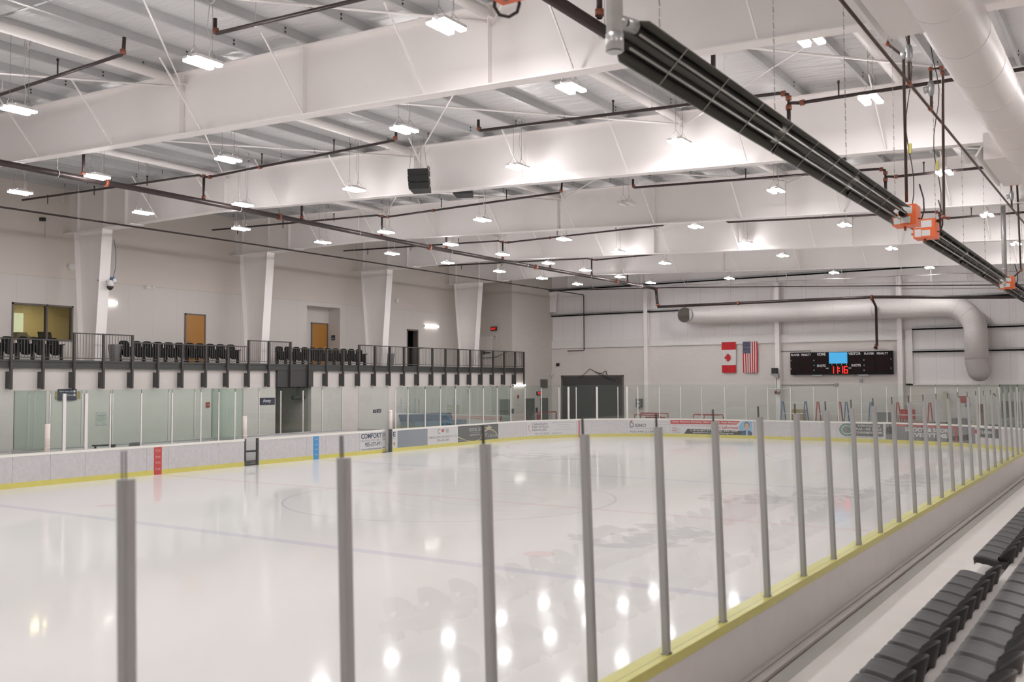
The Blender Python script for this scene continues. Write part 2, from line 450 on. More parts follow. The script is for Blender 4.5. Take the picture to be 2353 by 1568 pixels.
_tcache = {}
def text_geo(body, bold=0.0, shear=0.0):
    key = (body, bold, shear)
    if key in _tcache: return _tcache[key]
    cu = bpy.data.curves.new('tmp', 'FONT'); cu.body = body; cu.offset = bold; cu.shear = shear
    cu.resolution_u = 3
    o = bpy.data.objects.new('tmp', cu); COL.objects.link(o)
    dg = bpy.context.evaluated_depsgraph_get()
    me = bpy.data.meshes.new_from_object(o.evaluated_get(dg))
    vs_ = [(v.co.x, v.co.y) for v in me.vertices]; fs = [tuple(p.vertices) for p in me.polygons]
    bpy.data.objects.remove(o); bpy.data.curves.remove(cu); bpy.data.meshes.remove(me)
    x0 = min(v[0] for v in vs_); x1 = max(v[0] for v in vs_)
    y0 = min(v[1] for v in vs_); y1 = max(v[1] for v in vs_)
    _tcache[key] = (vs_, fs, x0, x1, y0, y1)
    return _tcache[key]
def put_text(mb, body, u0, u1, v0, v1, fn, mi=0, bold=0.012, shear=0.0):
    """write body into the rectangle u0..u1 x v0..v1 of a surface given by fn(u,v)->3D"""
    vs_, fs, x0, x1, y0, y1 = text_geo(body, bold, shear)
    n = len(mb.v)
    for x, y in vs_: mb.v.append(tuple(fn(u0+(x-x0)/(x1-x0)*(u1-u0), v0+(y-y0)/(y1-y0)*(v1-v0))))
    for f in fs: mb.face([n+i for i in f], mi)
LEAF = [(0, 1.0), (.12, .76), (.16, .74), (.30, .82), (.22, .42), (.25, .38), (.42, .58), (.47, .47), (.50, .45), (.66, .49), (.59, .27), (.61, .22), (.70, .18), (.36, -.12), (.35, -.16), (.40, -.30), (.04, -.24), (.015, -.27), (.03, -.65)]
LEAF = LEAF + [(-x, y) for x, y in reversed(LEAF[1:])]

# ------------------------------------------------------------------ the hall
FR = [0.95 + 8.4*k for k in range(-4, 5)]          # portal frame lines along the hall
XL, XW, YE, YB, XR = -30.5, -33.0, 34.5, -34.5, 9.0
def ztop(x): return 9.77 - 0.036*x
def zbot(x): return min(9.30, 8.30 - 0.0415*x)
b = M(); b.box((-26.0, -31.2, -0.2), (0.15, 31.2, 0.0))
struct(b, 'floor', ice_m, 'white ice sheet with faint blue and red lines', 'ice')
b = M(); b.box((-36.6, YB, -0.25), (-26.0, YE, -0.01)); b.box((-26.0, 31.2, -0.25), (0.3, YE, -0.01)); b.box((-26.0, YB, -0.25), (0.3, -31.2, -0.01)); b.box((0.15, 31.0, -.25), (9, YE, -.01))
struct(b, 'floor', rubber, 'dark rubber floor around the far side of the rink', 'floor')
# stands side: ledge, walkway, treads
b = M(); b.box((0.20, YB, -0.25), (1.82, YE, 0.42))
struct(b, 'floor', concrete, 'pale concrete walkway between near boards and front seats', 'floor')
b = M(); b.box((1.82, YB, -0.25), (2.60, 31, 0.85)); b.box((2.60, YB, -0.25), (3.38, 31, 1.28)); b.box((3.38, YB, -.25), (4.16, 31, 1.71)); b.box((4.16, YB, -.25), (XR, 31, 2.1))
struct(b, 'floor', concrete, 'pale concrete stepped treads under the black seats', 'steps')
b = M(); b.box((0.17, YB, 0.40), (0.33, YE, 0.455))
struct(b, 'trim_1', concrete_d, 'low concrete ledge along the foot of near boards', 'ledge')
b = M()
for k in range(90):                                # ragged dirty joint between ledge and walkway
    y0 = -21+k*0.6; a_ = .004+.008*random.random(); c_ = .004+.008*random.random()
    b.box((0.332-a_, y0, 0.42), (0.335+c_, y0+.6, 0.424))
    b.box((0.235-a_*.4, y0, 0.454), (0.237+c_*.4, y0+.6, 0.4565))
struct(b, 'trim_2', crack, 'rusty cracked joint along the walkway edge', 'crack')
b = M(); b.box((0.337, -21, 0.42), (0.50, 31, 0.422))  # shadow band put into the colour of this damp strip
struct(b, 'trim_7', shadow_band, 'shadow band painted dark on the damp walkway along the ledge', 'floor band')
# ceiling
b = M(); zc = lambda x: ztop(x)+0.215
def slope_slab(b_, x0, x1, y0, y1, dz, th):
    b_.hexa([(x0, y0, zc(x0)+dz), (x1, y0, zc(x1)+dz), (x1, y1, zc(x1)+dz), (x0, y1, zc(x0)+dz), (x0, y0, zc(x0)+dz+th), (x1, y0, zc(x1)+dz+th), (x1, y1, zc(x1)+dz+th), (x0, y1, zc(x0)+dz+th)])
slope_slab(b, XW-4, XR, YB, YE+.5, 0.0, 0.15)
struct(b, 'ceiling', insul, 'sloping ceiling of wrinkled silver white insulation', 'ceiling')
# left upper wall with openings: office window, recess, dark doorway
def wall_with_holes(x0, x1, ya, yb, za, zb, holes):
    b_ = M(); y = ya
    for (h0, h1, g0, g1) in sorted(holes):
        if h0 > y: b_.box((x0, y, za), (x1, h0, zb))
        if g0 > za: b_.box((x0, h0, za), (x1, h1, g0))
        if g1 < zb: b_.box((x0, h0, g1), (x1, h1, zb))
        y = h1
    b_.box((x0, y, za), (x1, yb, zb))
    return b_
WIN = (-1.40, 1.13, 4.93, 6.36); REC = (14.13, 16.58, 4.09, 7.22); DK = (22.2, 23.18, 4.09, 6.30)
b = wall_with_holes(XW-0.15, XW, YB, 29.6, 3.8, 11.3, [WIN, REC, DK])
struct(b, 'wall_left', upper_wall_m, 'tan upper wall behind the balcony', 'wall')
b = M(); b.box((XW-1.0, REC[0]-.1, 3.8), (XW-.85, REC[1]+1.2, 7.4)); b.box((XW-.95, REC[0]-.1, 3.8), (XW-.14, REC[0], 7.35)); b.box((XW-.95, REC[1], 3.8), (XW-.14, REC[1]+.1, 7.35)); b.box((XW-.95, REC[0], 7.22), (XW-.14, REC[1], 7.35))
struct(b, 'wall_left', upper_wall_m, 'recessed wall around the second oak door', 'wall')
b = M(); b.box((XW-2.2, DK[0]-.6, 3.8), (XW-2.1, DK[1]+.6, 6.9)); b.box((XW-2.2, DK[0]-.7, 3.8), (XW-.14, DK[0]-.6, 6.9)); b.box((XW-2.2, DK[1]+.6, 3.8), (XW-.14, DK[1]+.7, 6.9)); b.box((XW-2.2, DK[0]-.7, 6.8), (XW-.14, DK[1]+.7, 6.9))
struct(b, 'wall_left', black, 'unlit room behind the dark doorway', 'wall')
b = M()
for (y0, y1) in ((DK[0]-.03, DK[0]+.05), (DK[1]-.05, DK[1]+.03)): b.box((XW-.16, y0, 4.09), (XW+.03, y1, DK[3]))
b.box((XW-.16, DK[0]-.03, DK[3]-.05), (XW+.03, DK[1]+.03, DK[3]+.04))
d = struct(b, 'door_3', frame_brown, 'dark open doorway with brown frame beside the bright wall lamp', 'door')
b = M(); b.box((XW-.14, DK[1]-.05, 4.1), (XW-.32, DK[1]-.0, 6.3)); b.build('door_jamb', frame_brown, d)
# block wall at the left far end, its return and the wall under the balcony
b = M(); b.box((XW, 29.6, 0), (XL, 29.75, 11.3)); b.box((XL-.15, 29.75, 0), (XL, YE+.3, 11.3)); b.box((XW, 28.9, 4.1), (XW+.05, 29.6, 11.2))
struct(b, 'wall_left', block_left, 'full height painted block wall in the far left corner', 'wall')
b = M(); b.box((XL-.2, YB, 0), (XL, 9.70, 3.8)); b.box((XL-.2, 11.98, 0), (XL, 29.6, 3.8))
struct(b, 'wall_left', block_m, 'white block wall under the balcony', 'wall')
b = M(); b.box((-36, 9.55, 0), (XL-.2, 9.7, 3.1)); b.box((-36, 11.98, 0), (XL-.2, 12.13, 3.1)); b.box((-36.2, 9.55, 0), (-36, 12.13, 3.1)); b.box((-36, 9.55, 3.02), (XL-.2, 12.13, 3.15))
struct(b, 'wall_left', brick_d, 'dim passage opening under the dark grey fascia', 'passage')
b = M(); b.box((XW, YB, 3.80), (XL+.05, 29.6, 4.09)); b.box((XL+.0, 29.6, 3.80), (XL+.1, 30.68, 4.09))
struct(b, 'floor', concrete_d, 'balcony floor slab', 'floor')
b = M(); b.box((XL+.05, YB, 3.80), (XL+.16, 30.70, 4.10)); b.box((XL+.16, YB, 4.02), (XL+.19, 30.70, 4.10)); b.box((XL+.0, 9.70, 3.02), (XL+.14, 11.98, 3.80))
struct(b, 'trim_3', charcoal, 'charcoal steel fascia along the balcony edge, deeper over the passage', 'fascia')
# end wall: block below, ribbed metal above
ZD = (-29.67, -25.2, 3.54)
b = M(); b.box((XL, YE, 0), (ZD[0], YE+.2, 5.55)); b.box((ZD[0], YE, ZD[2]), (ZD[1], YE+.2, 5.55)); b.box((ZD[1], YE, 0), (-7.75, YE+.2, 5.55)); b.box((-7.75, YE, 0), (XR, YE+.2, 2.93))
struct(b, 'wall_end', block_m, 'white block lower end wall behind flags and scoreboard', 'wall')
b = M(); b.box((XL-2.5, YE+.1, 5.5), (-7.75, YE+.35, 11.4)); b.box((-7.75, YE+.1, 2.9), (XR, YE+.35, 11.4))
struct(b, 'wall_end', metal_wall, 'ribbed pale metal upper end wall', 'wall')
b = M()
b.box((XL, YE-.12, 5.44), (-7.9, YE+.1, 5.50)); b.box((XL, YE-.04, 5.50), (-7.9, YE+.1, 5.95))
struct(b, 'trim_4', white_paint, 'white ledge band on top of the block wall', 'ledge')
b = M(); b.box((-7.82, YE-.1, 2.93), (XR, YE+.1, 3.02)); b.box((-7.82, YE-.10, 2.93), (-7.45, YE+.1, 5.95))
struct(b, 'trim_5', white_paint, 'white sill and jamb right of the scoreboard', 'sill')
b = M()
for z in (7.60, 9.35): b.box((XL, YE-.10, z), (XR, YE+.1, z+.07)); b.box((XL, YE-.10, z), (XR, YE-.08, z+.16))
for z in (4.72, 5.95): b.box((-7.45, YE-.10, z), (XR, YE+.1, z+.07)); b.box((-7.45, YE-.10, z), (XR, YE-.08, z+.16))
struct(b, 'trim_6', galv, 'grey horizontal girts across the metal end wall', 'girt')
for i, x in enumerate((-23.35, -14.87, -8.06)):
    b = M(); b.box((x-.13, YE-.34, 0), (x+.13, YE-.32, 9.0)); b.box((x-.008, YE-.32, 0), (x+.008, YE, 9.0)); b.box((x-.13, YE-.02, 0), (x+.13, YE, 9.0))
    solo(b, 'wind_column', white_steel, ['slim white steel column left of the red and white flag on the end wall', 'slim white steel column between the flags and the scoreboard', 'slim white steel column right of the scoreboard'][i], 'column', 'end wall columns')
# overhead door
b = M(); b.box((ZD[0], YE+.02, 0), (ZD[1], YE+.1, ZD[2]))
for k in range(35): b.box((ZD[0], YE+.0, .05+k*.1), (ZD[1], YE+.03, .11+k*.1))
d = struct(b, 'door_1', shutter, 'wide dark grey rolling shutter door in the end wall', 'door')
b = M(); b.box((ZD[0]-.12, YE-.03, 0), (ZD[0], YE+.12, ZD[2]+.06)); b.box((ZD[1], YE-.03, 0), (ZD[1]+.12, YE+.12, ZD[2]+.06)); b.box((ZD[0]-.12, YE-.03, ZD[2]), (ZD[1]+.12, YE+.12, ZD[2]+.08)); b.build('door_frame', frame_brown, d)
# walls out of the picture
b = M(); b.box((XR, YB, 0), (XR+.2, YE, 10.5))
struct(b, 'wall_right', metal_wall, 'pale wall behind the stands', 'wall')
b = M(); b.box((XW-4, YB-.2, 0), (XR, YB, 11.6))
struct(b, 'wall_back', metal_wall, 'pale end wall behind the photographer', 'wall')

# office behind the balcony window
b = M(); y0, y1 = -2.6, 4.6
b.box((XW-3.4, y0, 3.9), (XW-3.3, y1, 6.9)); b.box((XW-3.3, y0, 3.9), (XW-.15, y0+.1, 6.9)); b.box((XW-3.3, y1-.1, 3.9), (XW-.15, y1, 6.9)); b.box((XW-3.4, y0, 6.75), (XW-.15, y1, 6.9)); b.box((XW-3.4, y0, 3.85), (XW-.15, y1, 4.1))
struct(b, 'wall_left', room_olive, 'olive walls of the office behind the balcony window', 'room')
b = M(); b.box((XW-.16, WIN[0], WIN[2]), (XW+.03, WIN[0]+.07, WIN[3])); b.box((XW-.16, WIN[1]-.07, WIN[2]), (XW+.03, WIN[1], WIN[3])); b.box((XW-.16, WIN[0], WIN[3]-.07), (XW+.03, WIN[1], WIN[3])); b.box((XW-.16, WIN[0], WIN[2]), (XW+.05, WIN[1], WIN[2]+.06)); b.box((XW-.14, -.02, WIN[2]), (XW+.03, .05, WIN[3]))
d = struct(b, 'window_1', frame_brown, 'two-pane office window with brown frame above the balcony chairs', 'window')
for ya, yb in ((WIN[0]+.07, -.02), (.05, WIN[1]-.07)):
    b = M(); b.box((XW-.06, ya, WIN[2]+.06), (XW-.05, yb, WIN[3]-.07)); b.build('pane', office_glass, d)
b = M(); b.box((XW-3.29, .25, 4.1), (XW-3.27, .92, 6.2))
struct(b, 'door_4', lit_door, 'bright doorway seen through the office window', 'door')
b = M(); b.box((XW-1.0, -1.5, 4.8), (XW-.3, 1.4, 4.86)); b.box((XW-1.0, -1.5, 4.1), (XW-.95, 1.4, 4.8)); b.box((XW-.35, -1.5, 4.1), (XW-.3, 1.4, 4.8))
solo(b, 'office_desk', beige, 'desk top just inside the office window', 'desk')
b = M(); b.box((XW-.85, -.95, 4.86), (XW-.40, -.45, 5.14)); b.box((XW-.80, -.9, 5.14), (XW-.45, -.5, 5.24))
p = solo(b, 'printer', beige, 'beige printer behind the left pane of the office window', 'printer')
b = M(); b.box((XW-.42, -.82, 4.98), (XW-.395, -.58, 5.08)); b.build('paper_tray', black, p)
b = M(); b.box((XW-.8, -.38, 4.86), (XW-.5, -.06, 5.02)); b.box((XW-.75, -.35, 5.02), (XW-.55, -.1, 5.09))
solo(b, 'telephone', ad_mid, 'grey desk telephone beside the beige printer', 'telephone')
t = thing('monitor', 'black computer monitor behind the right pane of the office window', 'monitor', (XW-.6, .3, 4.86))
b = M(); b.hexa([(XW-.62, .05, 4.98), (XW-.58, .05, 4.98), (XW-.58, .62, 4.96), (XW-.62, .62, 4.96), (XW-.70, .05, 5.30), (XW-.66, .05, 5.30), (XW-.66, .6, 5.30), (XW-.70, .6, 5.30)]); b.build('screen', black, t)
b = M(); b.box((XW-.75, .2, 4.86), (XW-.5, .45, 4.88)); b.box((XW-.66, .3, 4.88), (XW-.6, .36, 5.0)); b.build('stand', black, t)
ol = bpy.data.lights.new('office_lamp', 'AREA'); ol.energy = 65; ol.size = 0.6; ol.color = (1.0, .85, .55)
oo = bpy.data.objects.new('office_lamp', ol); COL.objects.link(oo); oo.location = (XW-1.8, 1.0, 6.7)

# oak doors on the balcony
def oak_door(name, x, y0, y1, zt, label, hinge_right):
    b = M(); b.box((x, y0, 4.09), (x+.06, y0+.06, zt)); b.box((x, y1-.06, 4.09), (x+.06, y1, zt)); b.box((x, y0, zt-.06), (x+.06, y1, zt))
    d = struct(b, name, frame_brown, label, 'door')
    b = M(); b.box((x+.0, y0+.06, 4.1), (x+.035, y1-.06, zt-.06)); lf = b.build('door_leaf', wood, d)
    yh = y0+.14 if hinge_right else y1-.14; s_ = 1 if hinge_right else -1
    b = M(); b.tube([(x+.03, yh, 5.12), (x+.09, yh, 5.12), (x+.09, yh+s_*.12, 5.12)], .016); b.build('door_handle', chrome, lf)
oak_door('door_5', XW+.0, 6.54, 7.68, 6.38, 'oak door on the balcony behind the middle group of black chairs', True)
oak_door('door_6', XW-.85, 15.25, 16.5, 6.42, 'oak door in the recess behind the right group of black chairs', False)

# grey steel doors at floor level in the far left corner
for i, (n_, y0, y1) in enumerate((('door_7', 28.16, 29.27), ('door_8', 31.1, 32.17), ('door_9', 32.93, 33.87))):
    b = M(); b.box((XL, y0, 0), (XL+.05, y0+.06, 2.12)); b.box((XL, y1-.06, 0), (XL+.05, y1, 2.12)); b.box((XL, y0, 2.06), (XL+.05, y1, 2.12))
    d = struct(b, n_, frame_brown, ['grey-green steel door left of the wall lamp in the far left corner', 'middle one of the three grey-green steel doors in the corner', 'grey-green steel door under the square vent in the corner'][i], 'door')
    b = M(); b.box((XL, y0+.06, 0.01), (XL+.03, y1-.06, 2.06)); lf = b.build('door_leaf', door_grey, d)
    b = M(); b.tube([(XL+.03, y1-.16, 1.0), (XL+.08, y1-.16, 1.0), (XL+.08, y1-.26, 1.0)], .018); b.build('door_handle', chrome, lf)
b = M(); b.box((-32.95, 29.55, 4.1), (-32.05, 29.6, 6.15))
d = struct(b, 'door_10', upper_wall_m, 'pale door at the end of the balcony below the red exit sign', 'door')
b = M(); b.box((-32.85, 29.48, 5.06), (-32.15, 29.55, 5.14)); b.box((-32.75, 29.44, 5.0), (-32.55, 29.55, 5.2)); b.build('panic_bar', black, d)

# ------------------------------------------------------------------ portal frames
girder_proto = None
COLX = ((-32.35, 9.28), (-30.5, 9.28), (-30.92, 4.09), (-31.9, 4.09))
def make_girder():
    t = thing('roof_girder', '', 'girder', (0, 0, 0), 'roof girders')
    xs = [XW+.1, -29.2, -24.1, 0, XR]
    b = M()
    for x0, x1 in zip(xs[:-1], xs[1:]):
        b.hexa([(x0, -.01, zbot(x0)), (x1, -.01, zbot(x1)), (x1, .01, zbot(x1)), (x0, .01, zbot(x0)), (x0, -.01, ztop(x0)), (x1, -.01, ztop(x1)), (x1, .01, ztop(x1)), (x0, .01, ztop(x0))])
    b.build('web', white_steel, t)
    for nm, zf, s_ in (('bottom_flange', zbot, -1), ('top_flange', ztop, 1)):
        b = M()
        for x0, x1 in zip(xs[:-1], xs[1:]):
            za, zb_ = zf(x0), zf(x1); d_ = .025*s_
            lo = [(x0, -.15, za), (x1, -.15, zb_), (x1, .15, zb_), (x0, .15, za)]
            hi = [(x, y, z+d_) for x, y, z in lo]
            b.hexa(lo+hi if s_ > 0 else hi+lo)
        b.build(nm, white_steel, t)
    for x in (-32.3, -30.55, -29.2, -23.5, -14.95, -11.0, -6.35, 2.3):
        b = M()
        b.box((x-.008, -.14, zbot(x)), (x+.008, -.01, ztop(x))); b.box((x-.008, .01, zbot(x)), (x+.008, .14, ztop(x)))
        b.build('stiffener', white_steel, t)
    for x in (-27.2, -23.9, -20.7, -17.5, -14.2, -11.0, -7.8, -4.6, -1.4):
        for s_ in (-1, 1):
            b = M(); b.bar((x, s_*.13, zbot(x)+.02), (x-.1, s_*1.15, ztop(x)-.0), .03, .03); b.build('flange_brace', white_steel, t)
    return t
g0 = make_girder()
def make_column():
    t = thing('frame_column', '', 'column', (0, 0, 0), 'tapered balcony columns')
    (xa, za), (xb, zb_), (xc, zc_), (xd, zd) = COLX
    b = M(); b.hexa([(xd, -.01, zd), (xc, -.01, zc_), (xc, .01, zc_), (xd, .01, zd), (xa, -.01, za), (xb, -.01, zb_), (xb, .01, zb_), (xa, .01, za)]); b.build('web', white_steel, t)
    b = M(); b.hexa([(xc, -.225, zc_), (xc+.025, -.225, zc_), (xc+.025, .225, zc_), (xc, .225, zc_), (xb, -.225, zb_), (xb+.025, -.225, zb_), (xb+.025, .225, zb_), (xb, .225, zb_)]); b.build('front_flange', white_steel, t)
    b = M(); b.hexa([(xd-.025, -.225, zd), (xd, -.225, zd), (xd, .225, zd), (xd-.025, .225, zd), (xa-.025, -.225, za), (xa, -.225, za), (xa, .225, za), (xa-.025, .225, za)]); b.build('rear_flange', white_steel, t)
    b = M(); b.box((XW+.05, -.3, 9.25), (-28.6, .3, 9.28)); b.build('cap_plate', white_steel, t)
    return t
c0 = make_column()
GL = {3: 'big white steel roof girder crossing the top of the picture', 4: 'second white roof girder back, with the hung black speaker before it', 5: 'third white roof girder back from the camera', 6: 'fourth white roof girder back from the camera', 7: 'fifth white roof girder back, last before the end wall', 8: 'white roof girder standing against the end wall'}
CL = {4: 'leftmost tapered white column behind the balcony railing, with dome camera', 5: 'tapered white column between the two oak doors on the balcony', 6: 'tapered white column left of the dark balcony doorway', 7: 'tapered white column at the far end of the balcony'}
for i, y in enumerate(FR):
    if i == 0 or i == 1: continue
    g = g0 if i == 2 else dup(g0)
    g.location = (0, y, 0); g['label'] = GL.get(i, 'white roof girder overhead behind the big front girder')
    if i in (8,):
        continue
    c = c0 if i == 2 else dup(c0)
    c.location = (0, y, 0); c['label'] = CL.get(i, 'tapered white column left of the picture edge')
for y in FR[:2]:
    g = dup(g0); g.location = (0, y, 0); g['label'] = 'white roof girder above and behind the photographer'; g['group'] = 'girders behind the photographer'
b = M(); b.hexa([(-30.48, YE-.33, 7.9), (-30.1, YE-.33, 7.9), (-30.1, YE-.1, 7.9), (-30.48, YE-.1, 7.9), (-30.48, YE-.33, 9.2), (-30.0, YE-.33, 9.2), (-30.0, YE-.1, 9.2), (-30.48, YE-.1, 9.2)]); b.box((-30.5, YE-.4, 9.2), (-29.8, YE-.05, 9.25))
solo(b, 'corner_bracket', white_steel, 'short white steel stub high in the far left corner', 'bracket')

# purlins: grey Z sections running the length of the hall
PX = [-32.2+1.524*k for k in range(27)]
PX = [x for x in PX if x < XR-.3]
def purlin_mesh():
    b_ = M(); y0, y1 = YB, YE
    b_.box((-.0015, y0, 0), (.0015, y1, .2)); b_.box((-.075, y0, 0), (0, y1, .004)); b_.box((-.075, y0, 0), (-.071, y1, .022)); b_.box((0, y0, .196), (.075, y1, .2))
    for yf in FR:
        for dy in (-.75, .75):
            for z in (.06, .14): b_.box((-.012, yf+dy-.018, z-.018), (.012, yf+dy+.018, z+.018), 1)
    return b_.mesh('roof_purlin', [purlin_m, black])
purlin_m = mat('purlin_steel', (0.50, 0.505, 0.505), 0.4, 0.25, var=0.08, scale=3)
pm = purlin_mesh()

for k, x in enumerate(PX):
    o = bpy.data.objects.new('roof_purlin', pm); COL.objects.link(o)
    o.location = (x, 0, ztop(x)+.026)
    tag(o, f'grey steel roof purlin, {ORD[k+1]} from the balcony wall', 'purlin', 'roof purlins')
# bridging bars between purlins, mid-bay
for k in range(1, 8):
    ym = FR[k]+4.2
    xa = XW+.1 if ym < 29 else XL+.1
    b = M(); b.hexa([(xa, ym-.03, ztop(xa)+.05), (XR, ym-.03, ztop(XR)+.05), (XR, ym+.03, ztop(XR)+.05), (xa, ym+.03, ztop(xa)+.05), (xa, ym-.03, ztop(xa)+.06), (XR, ym-.03, ztop(XR)+.06), (XR, ym+.03, ztop(XR)+.06), (xa, ym+.03, ztop(xa)+.06)])
    solo(b, 'bridging_bar', galv, f'thin grey bar crossing the purlins in the {ORD[k]} roof bay', 'bar', 'purlin bridging bars')
# round white struts between girders, thin tie rods crossing
SX = (-23.5, -14.95, -6.35, -0.9)
SN = {-23.5: 'nearest the balcony', -14.95: 'second from the balcony', -6.35: 'third from the balcony', -0.9: 'nearest the stands'}
strut_proto = None
for k in range(2, 8):
    ya, yb = FR[k], FR[k+1]
    for x in SX:
        zz = ztop(x)-.17
        if strut_proto is None:
            t = thing('roof_strut', '', 'strut', (0, 0, 0), 'round roof struts', world=False)
            b = M(); b.tube([(0, .22, 0), (0, 8.18, 0)], .105, 14); b.build('tube', white_steel, t)
            for s_, yy in ((1, .02), (-1, 8.38)):
                b = M(); b.box((-.10, yy, -.08), (.10, yy+s_*.22, -.06)); b.build('end_plate', white_steel, t)
            strut_proto = t; o = t
        else: o = dup(strut_proto)
        o.location = (x, ya, zz)
        o['label'] = f'round white roof strut, line {SN[x]}, in the {ORD[k-1]} bay back'
    for p_, (xa, xb) in enumerate(((-23.5, -14.95), (-14.95, -6.35), (-6.35, 1.9))):
        for q_, (u, v) in enumerate(((xa, xb), (xb, xa))):
            dz_ = -.28-.07*q_; b = M(); b.tube([(u, ya+.02, ztop(u)+dz_), (v, yb-.02, ztop(v)+dz_)], .018 if q_ else .026, 6)
            solo(b, 'tie_rod', white_steel, f'thin {["right", "left"][q_]}-slanting tie rod, {ORD[k-1]} roof bay back, {ORD[p_+1]} panel from the balcony', 'rod', 'crossed roof tie rods')

# ------------------------------------------------------------------ ceiling lamps
lamp_proto = None
def make_lamp(zt=1.05):
    t = thing('bay_lamp', '', 'lamp', (0, 0, 0), 'ceiling lamps', world=False)
    b = M(); b.box((-.19, -.30, .0), (-.06, .30, .05)); b.box((.06, -.30, 0), (.19, .30, .05)); b.box((-.06, -.06, .03), (.06, .06, .05)); b.box((-.10, -.12, .05), (.10, .12, .10)); b.build('housing', white_paint, t)
    for x in (-.125, .125):
        b = M(); b.box((x-.06, -.29, -.042), (x+.06, .29, -.001)); b.build('lens', lens_m, t)
    for y in (-.2, .2):
        b = M(); b.tube([(-.15, y, .05), (0, y, .25)], .004, 4); b.tube([(.15, y, .05), (0, y, .25)], .004, 4); b.tube([(0, y, .25), (0, y, zt)], .004, 4); b.build('suspension_wire', wire_m, t)
    b = M(); b.tube([(.02, .1, .10), (.05, .12, .4), (-.02, .1, .65), (.03, .12, zt-.14)], .008, 5)
    b.tube([(.03+.12*math.cos(a_*.7), .12+.02*a_/10, zt-.14+.12*math.sin(a_*.7)) for a_ in range(20)], .008, 5); b.build('cord', cord_white, t)
    return t
LAMPS = {-24.85: (-5.71, -1.46, 2.74, 7.02, 11.36, 15.47, 19.9, 24.13, 28.14), -20.95: (-5.71, -.54, 6.46, 10.56, 14.45, 18.42, 22.11, 26.02, 29.95), -16.3: (-10.56, -5.04, -.33, 6.29, 12.02, 16.8, 21.75, 30.39), -10.65: (-10.36, -4.76, -.04, 6.39, 12.12, 17.44, 22.33, 30.94), -5.95: (-9.32, -5.31, -.09, 7.1, 14.96, 22.74, 31.4), -1.25: (-5.4, -1.15, 7.28, 15.65, 24.27)}
RN = ['row nearest the balcony', 'second row from the balcony', 'third row from the balcony', 'fourth row from the balcony', 'row second nearest the stands', 'row nearest the stands']
for ri, (x, ys) in enumerate(LAMPS.items()):
    lamp_proto = make_lamp(ztop(x)+.21-9.0); used = False
    for k, y in enumerate(ys):
        o = lamp_proto if not used else dup(lamp_proto)
        used = True
        o.location = (x, y, 9.0)
        o['label'] = f'lit twin-lens ceiling lamp, {ORD[k+1]} from the front in the {RN[ri]}'
    for y in (-14.6, -19.5, -24.5, -29.5):
        if x > 3: break
        o = dup(lamp_proto); o.location = (x, y, 9.0)
        o['label'] = 'lit twin-lens ceiling lamp above and behind the photographer'; o['group'] = 'lamps behind the photographer'
lamp_proto = make_lamp(ztop(3.7)+.21-8.75); used = False
for y in (-18, -12, -6, 0, 6, 12, 18, 24, 30):        # the row over the seats, right of the picture
    o = dup(lamp_proto) if used else lamp_proto
    used = True; o.location = (3.7, y, 8.75)
    o['label'] = 'lit twin-lens ceiling lamp over the stands right of the picture'; o['group'] = 'lamps over the stands'
for o in sc.objects:                                  # one lamp is switched off in the photograph
    if o.name.startswith('bay_lamp') and (o.location - Vector((-10.65, 6.39, 9.0))).length < .01:
        o['label'] = 'unlit white ceiling lamp below the third girder, dark among lit ones'
        for ch in o.children:
            if ch.name.startswith('lens'):
                ch.data = ch.data.copy(); ch.data.materials.clear(); ch.data.materials.append(white_paint)
def wall_lamp(y, z, x, label, L_=1.28):
    t = thing('wall_lamp', label, 'lamp', (x, y, z))
    b = M(); b.box((x, y-L_/2-.06, z-.05), (x+.03, y+L_/2+.06, z+.05)); b.box((x, y-L_/2-.06, z-.05), (x+.10, y-L_/2-.02, z+.05)); b.build('back_plate', white_paint, t)
    b = M(); b.prism([(.03, -.06), (.10, -.06), (.12, 0), (.10, .07), (.03, .07)], lambda u, v, s_: (x+u, s_, z+v), y-L_/2, y+L_/2); b.build('lens', tube_lit, t)
wall_lamp(2.44, 6.60, XW, 'lit wall lamp half hidden behind the leftmost tapered column')
wall_lamp(24.46, 6.60, XW, 'long lit wall lamp right of the dark balcony doorway')
wall_lamp(30.36, 2.98, XL, 'lit wall lamp low in the far left corner below the balcony end', 1.3)

# ------------------------------------------------------------------ sprinkler pipework
def coupling(b_, p, d, r, L_=.09):
    p = Vector(p); d = Vector(d).normalized()
    b_.tube([p-d*L_/2, p+d*L_/2], r, 10, 0)
def pipe_run(name, pts, r, label, fit=(), mat_=None, heads=(), hang=(), cat='pipe', group=None, fr=None):
    t = thing(name, label, cat, tuple(pts[0]), group)
    b = M(); b.tube(pts, r, 12); b.build('pipe', mat_ or pipe_m, t)
    for (p, d) in fit:
        b = M(); coupling(b, p, d, r*1.45 if fr is None else fr); b.build('coupling', orange, t)
    for p in heads:
        b = M(); b.tube([p, (p[0], p[1], p[2]+.28)], .018, 6); b.tube([(p[0], p[1], p[2]+.28), (p[0], p[1], p[2]+.33)], .03, 6); b.build('sprinkler_head', pipe_m, t)
    for (p, zt) in hang:
        b = M(); b.tube([(p[0], p[1], p[2]+r), (p[0], p[1], zt)], .006, 5)
        b.tube([(p[0]+r*1.25*math.sin(a_*PI/6)*(1 if True else 0), p[1], p[2]+r*1.25*math.cos(a_*PI/6)) for a_ in range(13)], .008, 5); b.build('hanger', cord_white, t)
    return t
def main_z(y): return 9.02 - .006*max(0, y)
mx_ = lambda y: -21.55 - .5*math.exp(-((y-12)/12)**2)
mp_ = [(mx_(y), y, main_z(y)) for y in range(-20, 33, 4)]
P32 = (mx_(32), 32, main_z(32))
